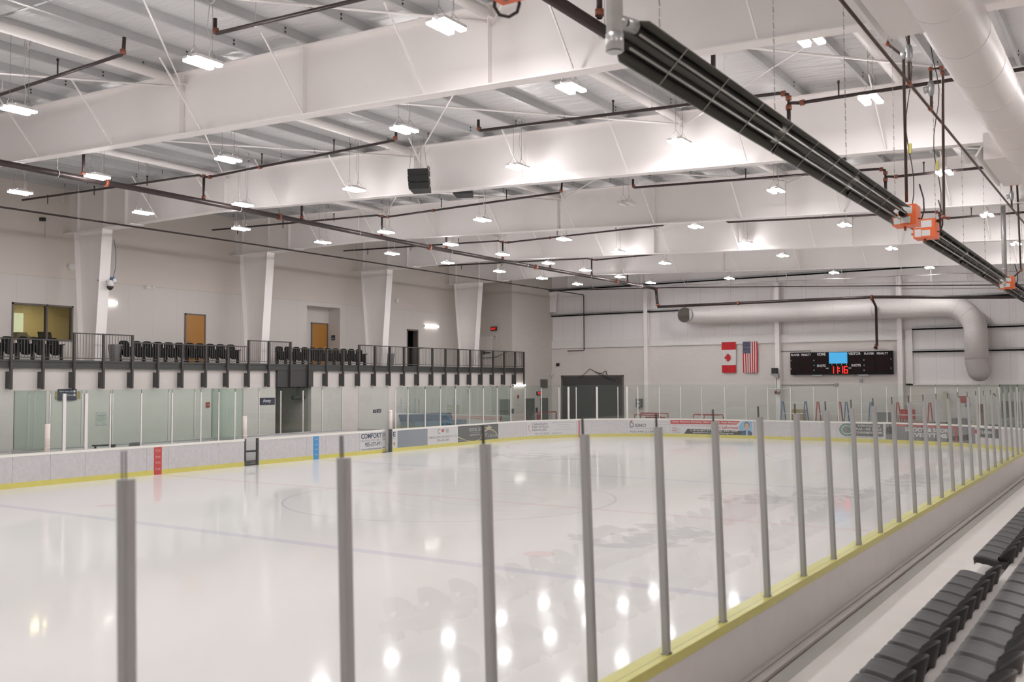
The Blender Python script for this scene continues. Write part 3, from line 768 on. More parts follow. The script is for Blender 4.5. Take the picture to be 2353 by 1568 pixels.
pipe_run('sprinkler_main', mp_ + [P32, (P32[0]+.1, 32, 7.8)], .085, 'thick dark sprinkler main running lengthwise below the lamps on the left',
         fit=[((mx_(y), y, main_z(y)), (0, 1, 0)) for y in (-5.0, 1.8, 10.5, 18.8, 27)] + [((P32[0], 32, P32[2]-.05), (0, 0, 1)), ((P32[0]+.1, 32, 7.85), (0, 0, 1))],
         hang=[((mx_(y), y, main_z(y)), 10.3) for y in (-6.5, 0, 6, 12, 18, 24, 30)])
e0 = (P32[0]+.1, 32, 7.72)
pipe_run('sprinkler_main', [e0, (-8.98, 32, 7.67), (-2.77, 32, 7.34), (4, 32, 7.1)], .085, 'thick dark sprinkler main crossing in front of the end wall above the white duct',
         fit=[((-16.4, 32, 7.70), (1, 0, 0)), ((-8.98, 32, 7.67), (1, 0, 0))], hang=[((x, 32, 7.7-.02*(x+20)*.5), 9.6) for x in (-19.5, -14.5, -6, -4)])
pipe_run('standpipe', [(-8.98, 32.0, 7.6), (-8.98, 32.4, 7.45), (-9.0, 33.05, 7.2), (-9.0, 33.05, 5.2), (-9.1, 33.2, 5.02), (-9.3, 34.3, 4.98)], .07, 'dark vertical pipe dropping behind the white duct to the scoreboard top', fit=[((-9.03, 33.1, 5.1), (0, 0.4, -1)), ((-9.2, 33.6, 5.0), (0, 1, 0)), ((-8.98, 32.05, 7.55), (0, 0, 1))])
pipe_run('sprinkler_pipe', [(-27.95, -14, 9.02), (-27.7, 6, 9.0), (-27.82, 34.1, 8.95), (-27.84, 34.2, 8.9), (-27.84, 34.2, 5.3), (-27.9, 34.2, 5.25), (-29.1, 34.2, 5.25)], .032, 'thin dark pipe running lengthwise before the balcony columns', hang=[((-27.75, y, 9.0), 10.6) for y in (-2, 5, 12, 20, 28)])
pipe_run('sprinkler_pipe', [(-31.3, 34.1, 9.40), (-21, 34.1, 9.05), (-1.9, 34.1, 8.08), (4, 34.1, 7.8)], .028, 'thin dark pipe high across the end wall', hang=[((x, 34.1, 8.95-.051*(x+19)), 9.9) for x in (-17, -12, -6)])
BY = [(-9.9, 'first'), (-5.72, 'second'), (-1.5, 'third'), (2.9, 'fourth'), (7.4, 'fifth'), (11.7, 'sixth'), (16.0, 'seventh'), (20.1, 'eighth'), (24.2, 'ninth'), (28.3, 'tenth')]
for y, on_ in BY:
    xm = mx_(y); zb = 9.86
    heads = [(x, y, zb+.02) for x in (-30.5, -27.6, -24.6, -19, -16)]
    pipe_run('sprinkler_branch', [(-32.2, y, zb+.35), (xm-.25, y, zb+.04), (xm, y, zb-.05), (xm+.25, y, zb-.08), (-13.75, y, zb), (-13.68, y, zb+.06), (-13.66, y, zb+.34)], .038, f'dark sprinkler branch across the roof left of centre, {on_} from the front',
             fit=[((xm, y, zb-.02), (0, 0, 1)), ((xm+.3, y, zb-.08), (1, 0, 0)), ((xm+2.6, y, zb-.06), (1, 0, 0)), ((-13.7, y, zb+.05), (0, 0, 1))], heads=heads, hang=[((x, y, zb), 10.3) for x in (-29.5, -18.2, -15)], group='left sprinkler branches', fr=.062)
    pipe_run('sprinkler_riser', [(xm, y, main_z(y)+.08), (xm, y, zb-.06)], .042, f'short dark riser from the left sprinkler main, {on_} from the front', fit=[((xm, y, main_z(y)+.14), (0, 0, 1))], group='left sprinkler risers', fr=.065)
    if y > 24: continue
    zz = lambda x: 9.77+.052*(-10.9-x)*1.0
    pipe_run('sprinkler_branch', [(-10.9, y, 9.99), (-10.9, y, 9.73), (-10.85, y, 9.70), (-3.05, y, 9.34), (-2.85, y, 9.28), (-2.84, y, 9.1), (-2.6, y, 9.06), (2.6, y, 9.0)], .038, f'dark sprinkler branch across the roof right of centre, {on_} from the front',
             fit=[((-10.88, y, 9.75), (0, 0, 1)), ((-2.95, y, 9.32), (1, 0, 0)), ((-2.84, y, 9.2), (0, 0, 1)), ((-2.55, y, 9.06), (1, 0, 0))], heads=[(x, y, 9.70-.046*(x+10.85)) for x in (-7, -4.6)] + [(-1.8, y, 9.06)], hang=[((x, y, 9.70-.046*(x+10.85)), 10.1) for x in (-9.8, -6)] + [((.6, y, 9.03), 9.8)], group='right sprinkler branches', fr=.062)
    pipe_run('sprinkler_riser', [(-2.84, y, 8.26), (-2.84, y, 9.08)], .042, f'short dark riser from the right sprinkler main, {on_} from the front', fit=[((-2.84, y, 8.34), (0, 0, 1)), ((-2.84, y, 9.0), (0, 0, 1))], group='right sprinkler risers', fr=.065)
pipe_run('sprinkler_main', [(-2.93, -26, 8.18), (-2.90, 30, 8.18)], .085, 'thick dark sprinkler main running lengthwise behind the radiant heaters', fit=[((-2.92, y, 8.18), (0, 1, 0)) for y in (-8.9, -3, 6)], hang=[((-2.92, -9.6, 8.18), 9.9), ((-2.92, -5, 8.18), 9.9)])

# ------------------------------------------------------------------ radiant heaters, gas line, duct on the stands side
HX, HZ = -.06, 6.02
def heater(y0, y1, label, box_y, HX=HX, HZ=HZ, box=True):
    t = thing('radiant_heater', label, 'heater', (HX, y0, HZ), 'radiant heaters')
    # folded metal hood, open below, tilted a little towards the stands
    tl = R(45); ct, st = math.cos(tl), math.sin(tl)
    def fn(u, v, s_): return (HX+u*ct-v*st, s_, HZ+v*ct+u*st)
    pr_ = [(-.195, -.02), (-.19, -.005), (-.125, .10), (-.10, .165), (.10, .165), (.125, .10), (.19, -.005), (.195, -.02)]
    outer = [(u*1.03, v+.008) for u, v in pr_]
    b = M(); b.prism(outer + list(reversed(pr_)), fn, y0, y1); b.build('reflector', dark_refl, t)
    for u in (-.07, .07):
        b = M(); b.tube([fn(u, .10, y0-.12), fn(u, .10, y1+.05)], .04, 12); b.build('burner_tube', dark_tube, t)
    for u in (-.062, .07):
        b = M(); b.bar(fn(u, -.012, y0), fn(u, -.012, y1), .016, .016, 0, (0, 0, 1)); b.build('guard_rail', guard, t)
    y = y0+.75
    while y < y1-.3:
        b = M(); b.bar(fn(-.195, -.022, y), fn(.195, -.022, y), .012, .006); b.build('guard_bar', guard, t); y += 1.0
    for f_ in (.38, .70):
        yy = y0+(y1-y0)*f_
        b = M()
        for u in (-.075, .075): b.tube([fn(u, .10, yy-.1), fn(u, .10, yy+.1)], .048, 10)
        b.build('tube_clamp', galv_bright, t)
        b = M(); b.prism([(-.21, .0), (.0, .02), (-.17, .06)], fn, yy+.02, yy+.05); b.build('baffle', black, t)
    for f_ in (.05, .35, .65, .95):
        yy = y0+(y1-y0)*f_
        b = M(); n_ = 40
        for k in range(n_):
            z0 = HZ+.18+k*(3.7/n_)
            b.bar((HX+.003*(k % 2), yy, z0), (HX-.003*(k % 2), yy, z0+3.7/n_*.8), .012 if k % 2 else .004, .004 if k % 2 else .012)
        b.build('chain', wire_m, t)
    if box:
        s_ = -1 if box_y < (y0+y1)/2 else 1
        y_in = box_y-s_*.22
        b = M(); b.box((HX-.20, box_y-.21, HZ-.13), (HX+.19, box_y+.21, HZ+.22)); bx = b.build('burner_box', burner, t)
        yf = box_y-.212
        b = M(); b.box((HX-.165, yf-.002, HZ+.06), (HX+.13, yf, HZ+.19)); b.box((HX-.17, yf-.002, HZ-.11), (HX-.06, yf, HZ+.03)); b.box((HX-.05, yf-.002, HZ-.10), (HX+.10, yf, HZ+.01)); b.build('data_plate', paper, bx)
        b = M(); b.tube([(HX, y_in, HZ+.05), (HX, (y0 if s_ < 0 else y1), HZ+.05)], .06, 10); b.build('flange', black, t)
        b = M(); b.tube([(HX+.17, box_y, HZ+.0), (HX+.24, box_y, HZ-.02), (HX+.28, box_y+.02, HZ+.12), (HX+.27, box_y+.05, HZ+.34), (HX+.2, box_y+.1, HZ+.6)], .014, 8); b.build('gas_hose', black, t)
        b = M(); b.tube([(HX-.03, box_y, HZ-.13), (HX-.03, box_y, HZ-.2)], .022, 8); b.tube([(HX-.2, box_y, HZ-.03), (HX-.27, box_y, HZ-.02)], .02, 8); b.build('gas_valve', orange, t)
    return t
heater(-14.5, -4.3, 'nearest long dark radiant heater hung over the near boards', -3.92)
heater(-1.75, 9.55, 'second dark radiant heater, behind the middle orange burner box', -2.15)
heater(10.4, 21.5, 'farthest dark radiant heater at the right edge', 10.0)
heater(-26.4, -16.4, 'radiant heater overhead whose orange burner box tops the picture', -15.93, -.33, 6.15)
b = M(); b.tube([(-.56, -15.75, 6.25), (-.62, -15.7, 6.04), (-.60, -15.66, 5.985), (-.54, -15.62, 5.97), (-.48, -15.60, 6.0), (-.46, -15.6, 6.06), (-.50, -15.62, 6.25)], .014, 8)
solo(b, 'gas_hose', black, 'black hose loop hanging at the top edge beside the orange box', 'hose')
def flue(x, y, z0, z1, label):
    t = thing('flue_pipe', label, 'pipe', (x, y, z0))
    b = M(); b.tube([(x, y, z0+.1), (x, y, z1)], .068, 16); b.build('pipe', galv_bright, t)
    b = M(); b.tube([(x, y, z0-.0), (x, y, z0+.14)], .074, 16); b.tube([(x, y, z0-.012), (x, y, z0)], .06, 16); b.build('end_cap', galv_bright, t)
    b = M(); b.tube([(x, y, z0+.5), (x, y, z0+.53)], .08, 16); b.build('joint_band', galv_bright, t)
    b = M(); b.tube([(x, y, z0+.25), (x+.09, y+.2, z0+.24)], .06, 12); b.build('tee', galv_bright, t)
flue(-.14, -14.68, 5.90, 9.95, 'galvanised vertical flue at the near end of the nearest heater')
flue(-.10, 9.85, 5.95, 8.6, 'galvanised vertical flue near the right edge, at the second heater')
pipe_run('flue_elbow', [(-.10, 9.85, 8.55), (-.10, 9.85, 8.95), (-.3, 9.7, 9.15), (-1.0, 9.6, 9.2)], .07, 'galvanised elbow on top of the second heater flue', mat_=galv_bright)
GX, GZ = .22, 8.1
t = pipe_run('gas_line', [(GX, -20, GZ), (GX, 28, GZ)], .025, 'thin brown gas line slanting down the right side past the white duct', mat_=gas_m, fit=[((GX, y, GZ), (0, 1, 0)) for y in (-4.9, -3.1)], fr=.04)
# drops with regulators
def gas_drop(y, pts, reg, label):
    t = thing('gas_drop', label, 'pipe', pts[0], 'gas drops')
    b = M(); b.tube(pts, .026, 10); b.build('pipe', gas_m, t)
    b = M(); b.tube([(reg[0], reg[1], reg[2]-.14), (reg[0], reg[1], reg[2]-.06), (reg[0], reg[1], reg[2]+.06), (reg[0], reg[1], reg[2]+.14)], [.035, .06, .06, .035], 12); b.tube([reg, (reg[0]-.12, reg[1], reg[2]-.02)], [.05, .065], 12); b.build('regulator', galv, t)
    b = M()
    for p in pts[1:-1]: b.sphere(p, .045)
    b.build('elbow', orange, t)
gas_drop(-4.9, [(GX, -4.9, GZ), (GX, -4.9, 8.95), (GX-.35, -4.95, 8.95), (GX-.38, -4.7, 8.9), (HX+.02, -4.0, 8.85), (HX+.02, -4.0, 6.3)], (GX, -4.9, 8.6), 'brown gas pipe dropping behind the nearest heater with grey regulator')
gas_drop(-3.0, [(GX, -3.0, GZ), (GX, -3.0, 8.85), (GX+.16, -2.9, 8.87), (GX+.17, -2.8, 8.80), (GX+.05, -2.3, 6.25), (HX+.2, -2.2, 6.2)], (GX, -3.0, 8.5), 'looped brown gas pipe dropping to the middle orange burner box')
gas_drop(9.0, [(GX, 9.0, GZ), (GX, 9.0, 8.75), (GX+.14, 9.1, 8.77), (GX+.1, 9.9, 6.4), (HX+.2, 10.0, 6.25)], (GX, 9.0, 8.45), 'brown gas pipe dropping to the farthest orange burner box')
for i, (x, y0, lab) in enumerate(((.02, -3.95, 'thin black cable hanging to the nearest heater with yellow tag'), (.17, -2.25, 'thin black cable hanging to the middle burner box with yellow tag'))):
    t = thing('power_cable', lab, 'cable', (x, y0, 6.2))
    b = M(); b.tube([(x+.06*math.sin(k*.9), y0+.03*math.cos(k*1.3), 6.15+k*.28) for k in range(13)], .009, 6); b.build('cable', black, t)
    b = M(); b.box((x-.02, y0-.03, 7.15), (x+.03, y0+.03, 7.32)); b.build('tag', yellow, t)
# big round duct along the stands with side plenums
DX, DZ, DR = 1.44, 7.78, .37
t = thing('round_duct', 'big white round fabric-look duct crossing the upper right corner', 'duct', (DX, -18, DZ))
b = M(); b.tube([(DX, y, DZ) for y in (-24, -16, -8, 0, 8, 16, 24, 31)], DR, 36); b.build('duct_body', duct_m, t)
for k in range(34):
    y = -20+k*1.5
    b = M(); b.tube([(DX, y-.012, DZ), (DX, y+.012, DZ)], DR+.005, 36); b.build('seam_band', duct_m, t)
for (y0, y1) in ((-13.5, -8.95), (-.9, 2.2)):
    b = M(); b.box((.78, y0, 7.52), (1.2, y1, 8.05)); bx = b.build('side_plenum', duct_m, t, label='rectangular box on the duct side')
    b = M(); b.hexa([(.62, y0, 7.60), (.66, y0, 7.60), (.66, y1+.35, 7.60), (.62, y1+.35, 7.60), (.74, y0, 7.80), (.78, y0, 7.80), (.78, y1+.1, 7.80), (.74, y1+.1, 7.80)]); b.build('flange', white_paint, bx)
    for y in (y0+.3, y1-.2):
        b = M(); b.tube([(.85, y, 8.05), (.85, y, 9.7)], .008, 6); b.build('hanger_rod', wire_m, bx)

# ------------------------------------------------------------------ dasher boards, adverts
S0 = -12.0; L1 = 21.95-S0; RC = 8.53; AR = PI/2*RC; EN = 8.85
S_ARC1, S_END, S_ARC2, S_NEAR = L1, L1+AR, L1+AR+EN, L1+2*AR+EN
def path(s, off=0.0):
    """point on the rink outline, clockwise from the far side; off is outwards"""
    if s < S_ARC1: return (-25.91-off, S0+s, PI/2)
    if s < S_END:
        t = PI-(s-S_ARC1)/RC; r = RC+off
        return (-17.38+r*math.cos(t), 21.95+r*math.sin(t), t-PI/2)
    if s < S_ARC2: return (-17.38+s-S_END, 30.48+off, 0.0)
    if s < S_NEAR:
        t = PI/2-(s-S_ARC2)/RC; r = RC+off
        return (-8.53+r*math.cos(t), 21.95+r*math.sin(t), t-PI/2)
    return (0.0+off, 21.95-(s-S_NEAR), -PI/2)
def strip(b_, s0, s1, n0, n1, z0, z1, mi=0):
    """band along the outline from inner offset n0 to outer offset n1"""
    k = max(1, int((s1-s0)/.2)) if (s1 > S_ARC1 and s0 < S_END) or (s1 > S_ARC2 and s0 < S_NEAR) else 1
    base = len(b_.v)
    for i in range(k+1):
        s = s0+(s1-s0)*i/k
        for (n, z) in ((n0, z0), (n1, z0), (n1, z1), (n0, z1)):
            p = path(s, n); b_.v.append((p[0], p[1], z))
    for i in range(k):
        for q in range(4):
            q2 = (q+1) % 4
            b_.face((base+i*4+q, base+i*4+q2, base+i*4+4+q2, base+i*4+4+q), mi)
    b_.face((base+3, base+2, base+1, base), mi); b_.face((base+k*4, base+k*4+1, base+k*4+2, base+k*4+3), mi)
ZP, ZB = 0.97, 1.05
def board_panel(s0, s1, label, near=False, group=None, cap=True):
    p = path((s0+s1)/2)
    t = thing('dasher_board', label, 'boards', (p[0], p[1], 0), group)
    b = M(); strip(b, s0+.004, s1-.004, 0, .05 if not near else .15, .17, ZP); b.build('panel', near_face if near else hdpe, t)
    b = M(); strip(b, s0+.001, s1-.001, -.012, .05 if not near else .15, 0 if not near else -.0, .17); b.build('kick_plate', yellow, t)
    b = M(); strip(b, s0, s1, -.015, .17, ZP, ZB); b.build('cap_rail', yellow_cap if near else cap_cream, t)
    if near:
        b = M(); strip(b, s0, s1, .15, .165, .42, ZP); b.build('rear_panel', near_face, t)
    else:
        b = M()
        for f in (0.04, .5, .96):
            s = s0+(s1-s0)*f; strip(b, s-.03, s+.03, .05, .14, 0, ZP)
        b.build('frame', galv, t)
    return t
def on_path(sc_, z=0, off=-.012):
    def fn(u, v): p = path(sc_+u, off); return (p[0], p[1], z+v)
    return fn
PANELS = {}
def add_panels(breaks, fmt, group=None, near=False):
    for i, (a, c) in enumerate(zip(breaks[:-1], breaks[1:])):
        PANELS[round(a, 2)] = board_panel(a, c, fmt[i] if isinstance(fmt, list) else fmt.format(ORD[i+1]), near, group)
yS = lambda y: y-S0
add_panels([yS(v) for v in (-12, -9.6, -7.2, -5.22)], 'plain white board before the players bench left of the picture, {} of three', 'left bench boards')
add_panels([yS(v) for v in (-5.22, -3.98, -2.78, -.45, .45, 2.68, 3.90)], ['plain white board panel at the left edge of the picture', 'white board panel between the first padded post and the thick glass post', 'scuffed white board panel left of the red striped one', 'white board panel carrying the red centre stripe', 'scuffed white board panel right of the red striped one', 'white board panel left of the open bench gate'])
add_panels([yS(v) for v in (4.62, 7.2, 8.3, 10.4, 11.88)], ['white board panel right of the open bench gate', 'white board panel carrying the blue stripe', 'plain white board panel right of the blue striped one', 'white board panel with the left half of the heating advert'])
add_panels([yS(12.60), yS(12.98), yS(15.21), yS(17.67), yS(21.29), S_ARC1+1.85, 39.27, 39.62, 42.30], ['narrow board panel right of the ajar gate, ending the heating advert', 'board panel covered in plain blue-grey', 'white board panel with the red maple leaf between C and W', 'dark board panel with gold swoosh and crown', 'blank white board panel starting the far left corner curve', 'curved board panel with the three-line industrial advert', 'narrow curved board panel carrying the thin red goal line', 'blank white curved board panel right of the goal line'])
add_panels([42.30, 44.80, 49.74, 52.0, 54.2, 56.64, 61.4, 63.5], ['end board panel with the grey advert and small red leaf', 'end board panel with the red, white and black hockey advert', 'blank white end board panel right of the portrait advert', 'second blank white end board panel right of the portrait advert', 'end board panel with the round green badge advert', 'curved board panel with the grey shoot and score advert', 'curved board panel with the small dark box advert'])
add_panels([63.5, 66.0, 68.4, S_NEAR+.2], 'plain curved board in the far right corner, {} beyond the adverts')
nb = [S_NEAR+.2+2.434*k for k in range(18)]
add_panels(nb, 'yellow capped board on the stands side, {} from the far corner', near=True)
def part_on(s, name, m_, fn_build, label=None):
    t = PANELS[round(s, 2)]
    b = M(); fn_build(b); return b.build(name, m_, t, label=label)
def plate(s_panel, name, m_, s0, s1, z0, z1, off=-.004, label=None):
    return part_on(s_panel, name, m_, lambda b: strip(b, s0, s1, off, 0, z0, z1), label)
def lettering(s_panel, m_, items, off=-.0065):
    """items: (text, s0, s1, z0, z1[, bold, shear])"""
    def f(b):
        for it in items:
            put_text(b, it[0], 0, it[2]-it[1], it[3], it[4], on_path(it[1], 0, off), 0, it[5] if len(it) > 5 else .012, it[6] if len(it) > 6 else 0)
    return part_on(s_panel, 'lettering', m_, f)
def uv_poly(b, pts, fn, lim=.12):
    def emit_tri(t):
        e = [math.dist(t[i], t[(i+1) % 3]) for i in range(3)]
        k = max(range(3), key=lambda i: e[i])
        if abs(t[k][0]-t[(k+1) % 3][0]) > lim:
            a_, c_, d_ = t[k], t[(k+1) % 3], t[(k+2) % 3]; m_ = ((a_[0]+c_[0])/2, (a_[1]+c_[1])/2)
            emit_tri((a_, m_, d_)); emit_tri((m_, c_, d_))
        else:
            n = len(b.v); b.v += [tuple(fn(*p)) for p in t]; b.face((n, n+1, n+2))
    for t in tessellate_polygon([[Vector((u, v, 0)) for u, v in pts]]): emit_tri(tuple(pts[i] for i in t))
def shape(s_panel, name, m_, pts, off=-.0065):
    def f(b): uv_poly(b, pts, on_path(0, 0, off))
    return part_on(s_panel, name, m_, f)
def ell(cx, cz, rx, rz, n=28, a0=0, a1=2*PI): return [(cx+rx*math.cos(a0+(a1-a0)*i/n), cz+rz*math.sin(a0+(a1-a0)*i/n)) for i in range(n + (0 if abs(a1-a0-2*PI) < 1e-6 else 1))]
def ring_pts(cx, cz, rx, rz, th, a0, a1, n=24): return ell(cx, cz, rx, rz, n, a0, a1) + list(reversed(ell(cx, cz, rx-th, rz-th, n, a0, a1)))
# centre and blue line stripes on the boards
sp_ = yS(-.45)
plate(sp_, 'red_stripe', stripe_red, yS(-.155), yS(.155), .0, ZP, -.016, 'red stripe with small white print')
lettering(sp_, ad_white, [(a_, yS(-.10), yS(-.05), z-.045, z+.045) for z in (.84, .62, .42, .20) for a_ in ('Y',)] + [(a_, yS(-.02), yS(.10), z+dz, z+dz+.025) for z in (.84, .62, .42, .20) for a_, dz in (('canadian', .01), ('tire', -.03))], -.0175)
sp_ = yS(7.2)
plate(sp_, 'blue_stripe', stripe_blue, yS(7.58), yS(7.89), 0, ZP, -.016, 'blue stripe with small white print')
lettering(sp_, ad_pale, [('Y CAN', yS(7.64), yS(7.83), z-.03, z+.03) for z in (.84, .62, .42, .20)], -.0175)
# heating advert across panel, gate and next panel
a = yS(10.4)
plate(a, 'advert', ad_white, a+.02, yS(11.87), .18, ZP)
lettering(a, ad_navy, [('COMFORT', a+.10, yS(11.86), .70, .93, .03), ('905-377-971', a+.36, yS(11.84), .34, .53, .02), ('www.comfortonecanada', a+.10, yS(11.86), .20, .28, .01)])
lettering(a, ad_mid, [('HEATING AND AIR C', a+.08, yS(11.86), .57, .66, -.004)])
a = yS(12.6)
plate(a, 'advert', ad_white, a+.01, yS(12.97), .18, ZP)
lettering(a, ad_navy, [('E', a+.06, a+.24, .70, .92, .03)]); lettering(a, ad_mid, [('NG', a+.03, a+.26, .57, .66, -.004)])
shape(a, 'flame_mark', tan_m, [(a+.05, .40), (a+.14, .46), (a+.22, .40), (a+.20, .30), (a+.12, .22), (a+.15, .32), (a+.08, .34)])
a = yS(12.98)
plate(a, 'advert', ad_grey, a+.01, yS(15.20), .17, ZP)
a = yS(15.21)
plate(a, 'advert', ad_white, a+.01, yS(17.66), .17, ZP)
lettering(a, ad_grey, [('C', a+.80, a+1.02, .66, .92, .02), ('W', a+1.42, a+1.72, .66, .92, .02)])
lettering(a, ad_mid, [('CAMPBELLFORD WHOLESALE CO. LTD.', a+.06, a+2.40, .46, .56, .012), ('705-653-3640', a+.74, a+1.72, .29, .40, .012)])
shape(a, 'maple_leaf', ad_red, [(a+1.21+x*.19, .78+y*.15) for x, y in LEAF])
a = yS(17.67)
plate(a, 'advert', ad_dark, a+.01, yS(21.28), .17, ZP)
lettering(a, ad_pale, [('ROYAL SERVICE', a+1.0, a+2.55, .66, .84, -.002), ('PROPERTIES  OF  NORTHUMBERLAND', a+1.1, a+2.5, .57, .60, 0), ('MAPLEWOOD  WINERY', a+1.05, a+2.6, .44, .51, .004), ('at The Crown', a+2.65, a+3.45, .30, .44, -.01, .35)])
shape(a, 'swoosh', ad_gold, [(a+.02+i*.13, .46-.30*math.sin(min(1, i/11)*PI/2)+.26*max(0, (i-9)/10)**2) for i in range(20)] + [(a+.02+i*.13, .40-.26*math.sin(min(1, i/11)*PI/2)+.24*max(0, (i-9)/10)**2) for i in reversed(range(20))])
shape(a, 'arch', ad_gold, ring_pts(a+2.75, .20, .82, .52, .05, .12, PI-.12))
shape(a, 'crown', ad_gold, [(a+2.55, .74), (a+2.95, .74), (a+3.02, .84), (a+2.9, .80), (a+2.85, .92), (a+2.79, .81), (a+2.75, .95), (a+2.71, .81), (a+2.65, .92), (a+2.6, .80), (a+2.48, .84)])
shape(a, 'grapevine', ad_mid, [(a+.03, .20), (a+.12, .32), (a+.2, .26), (a+.33, .36), (a+.42, .25), (a+.6, .30), (a+.7, .20)])
a = S_ARC1+1.85
plate(a, 'advert', ad_white, a+.02, 39.25, .20, ZP)
lettering(a, ad_mid, [('CANADIAN', a+.42, a+1.55, .76, .88, .02), ('INDUSTRIAL', a+.42, a+1.66, .60, .72, .02), ('SERVICES', a+.42, a+1.48, .44, .56, .02), ('905 378 8233', a+.62, a+1.66, .24, .33, .0), ('teamcis.ca', a+1.85, a+2.5, .24, .33, -.006), ('- Automation - Machinery Moving', a+1.80, a+3.30, .84, .89, 0), ('- General Contracting', a+2.1, a+3.0, .71, .76, 0), ('- PLC Programming', a+2.15, a+3.05, .58, .63, 0), ('- Machine Safety Integration', a+1.95, a+3.2, .45, .50, 0)])
shape(a, 'leaf_outline', ad_red, [(a+.28, .88), (a+.20, .74), (a+.12, .78), (a+.15, .62), (a+.08, .58), (a+.22, .46), (a+.28, .34), (a+.30, .34), (a+.25, .47), (a+.12, .58), (a+.18, .62), (a+.15, .74), (a+.21, .71)])
a = 39.27
plate(a, 'goal_line_stripe', stripe_red, 39.40, 39.47, 0, ZP, -.016)
a = 42.30
plate(a, 'advert', ad_white, a+.05, 44.78, .18, ZP)
lettering(a, ad_mid, [('D', a+.16, a+.42, .52, .84, .03), ('IEMO', a+.46, a+1.12, .54, .74, .03, .15), ('Mechanical  Plumbing  Electrical', a+.2, a+1.5, .44, .48, 0), ('905-349-2139', a+.16, a+1.55, .22, .34, .015)])
lettering(a, ad_mid, [('Industrial Services', a+1.62, a+2.4, .82, .87, 0), ('commercial, residential', a+1.62, a+2.42, .66, .71, 0), ('farms', a+2.0, a+2.3, .50, .55, 0), ('and', a+2.1, a+2.25, .36, .41, 0), ('institutional', a+1.85, a+2.35, .24, .29, 0)])
shape(a, 'maple_leaf', ad_red, [(a+.26+x*.12+y*.04, .88+y*.08) for x, y in LEAF])
a = 44.80
plate(a, 'advert', ad_white, a+.02, 49.62, .17, ZP)
part_on(a, 'red_band', ad_red, lambda b: uv_poly(b, ((a+.03, .72), (a+3.9, .76), (a+4.1, .96), (a+.03, .96)), on_path(0, 0, -.009)))
part_on(a, 'black_band', ad_black, lambda b: uv_poly(b, ((a+.8, .18), (a+4.6, .18), (a+4.2, .42), (a+1.0, .47)), on_path(0, 0, -.009)))
lettering(a, ad_white, [('Sean Knows Hockey. Sean Knows Real Estate!', a+.14, a+3.95, .80, .92, .022), ('C:416-457-4177   905-355-1555', a+1.15, a+3.95, .34, .44, .022), ('seanlafortune@royallepage.ca', a+1.3, a+3.7, .20, .32, .016)], -.013)
lettering(a, ad_mid, [('Work with your local full service realtor', a+.14, a+2.7, .60, .68, .0, .2)])
lettering(a, ad_red, [('Sean Lafortune', a+2.5, a+3.98, .52, .67, .022)])
shape(a, 'logo_bar', ad_red, [(a+.12, .50), (a+.38, .50), (a+.38, .53), (a+.12, .53)]); shape(a, 'logo_bar', ad_red, [(a+.12, .34), (a+.38, .34), (a+.38, .37), (a+.12, .37)])
lettering(a, ad_mid, [('PROALLIANCE', a+.12, a+.6, .40, .47, .01), ('REALTY BROKERAGE', a+.12, a+.6, .24, .30, .0)])
shape(a, 'portrait_ground', ad_sky, ell(a+4.45, .60, .42, .37)[3:26] + [(a+4.8, .18), (a+4.05, .18)], -.0085)
part_on(a, 'portrait_ground', ad_sky, lambda b: uv_poly(b, ((a+4.4, .18), (a+4.8, .18), (a+4.8, .96), (a+4.4, .96)), on_path(0, 0, -.008)))
shape(a, 'portrait_jacket', ad_navy, [(a+4.12, .18), (a+4.80, .18), (a+4.78, .36), (a+4.64, .44), (a+4.48, .46), (a+4.32, .44), (a+4.16, .36)], -.0095)
shape(a, 'portrait_shirt', ad_sky, [(a+4.44, .46), (a+4.56, .46), (a+4.54, .18), (a+4.42, .18)], -.0105)
shape(a, 'portrait_hair', hairp, ell(a+4.49, .72, .155, .20), -.0105)
shape(a, 'portrait_face', skin, ell(a+4.49, .66, .13, .21), -.0115)
a = 54.2
plate(a, 'advert', ad_dark, a+.50, 56.55, .30, .95)
plate(a, 'advert', ad_pale, a+.05, 56.60, .17, .30)
shape(a, 'badge', ad_green, ell(a+.52, .62, .40, .34), -.006)
shape(a, 'badge_ring', ad_pale, ring_pts(a+.52, .62, .28, .235, .035, 0, 2*PI-.01, 36), -.0075)
for (dx, dz) in ((-.09, -.05), (.09, -.05), (0, .08)): shape(a, 'badge_lobe', ad_mid, ell(a+.52+dx, .62+dz, .085, .075, 16), -.0078)
lettering(a, ad_pale, [('4 ON 4 LEAGUE', a+1.08, a+2.20, .80, .91, .015), ('FULL - ICE SKILLS', a+.98, a+2.25, .62, .73, .015), ('TOURNAMENT TEAMS', a+.94, a+2.30, .44, .55, .015)], -.0065)
lettering(a, ad_mid, [('prospecthockeydevelopment.ca', a+.15, a+2.25, .20, .27, .01)])
a = 56.64
plate(a, 'advert', ad_mid, a+.03, 61.37, .17, ZP)
lettering(a, ad_pale, [('SHOOT & SCORE', a+1.0, a+3.4, .62, .82, .03), ('EVERYTIME', a+1.3, a+3.2, .36, .56, .03)], -.012)
shape(a, 'printed_goal_bar', ad_red, [(a+.45, .88), (a+3.7, .86), (a+3.7, .93), (a+.45, .95)]); shape(a, 'printed_goal_post', ad_red, [(a+3.62, .2), (a+3.72, .2), (a+3.72, .9), (a+3.62, .9)]); shape(a, 'printed_goal_post', ad_red, [(a+.42, .2), (a+.50, .2), (a+.50, .95), (a+.42, .95)])
shape(a, 'printed_goalie', ad_black, [(a+.05, .78), (a+.25, .86), (a+.40, .74), (a+.36, .55), (a+.30, .45), (a+.05, .46)]); shape(a, 'printed_glove', ad_black, [(a+3.1, .25), (a+3.5, .48), (a+3.9, .52), (a+4.3, .60), (a+4.6, .52), (a+4.5, .36), (a+4.0, .26)])
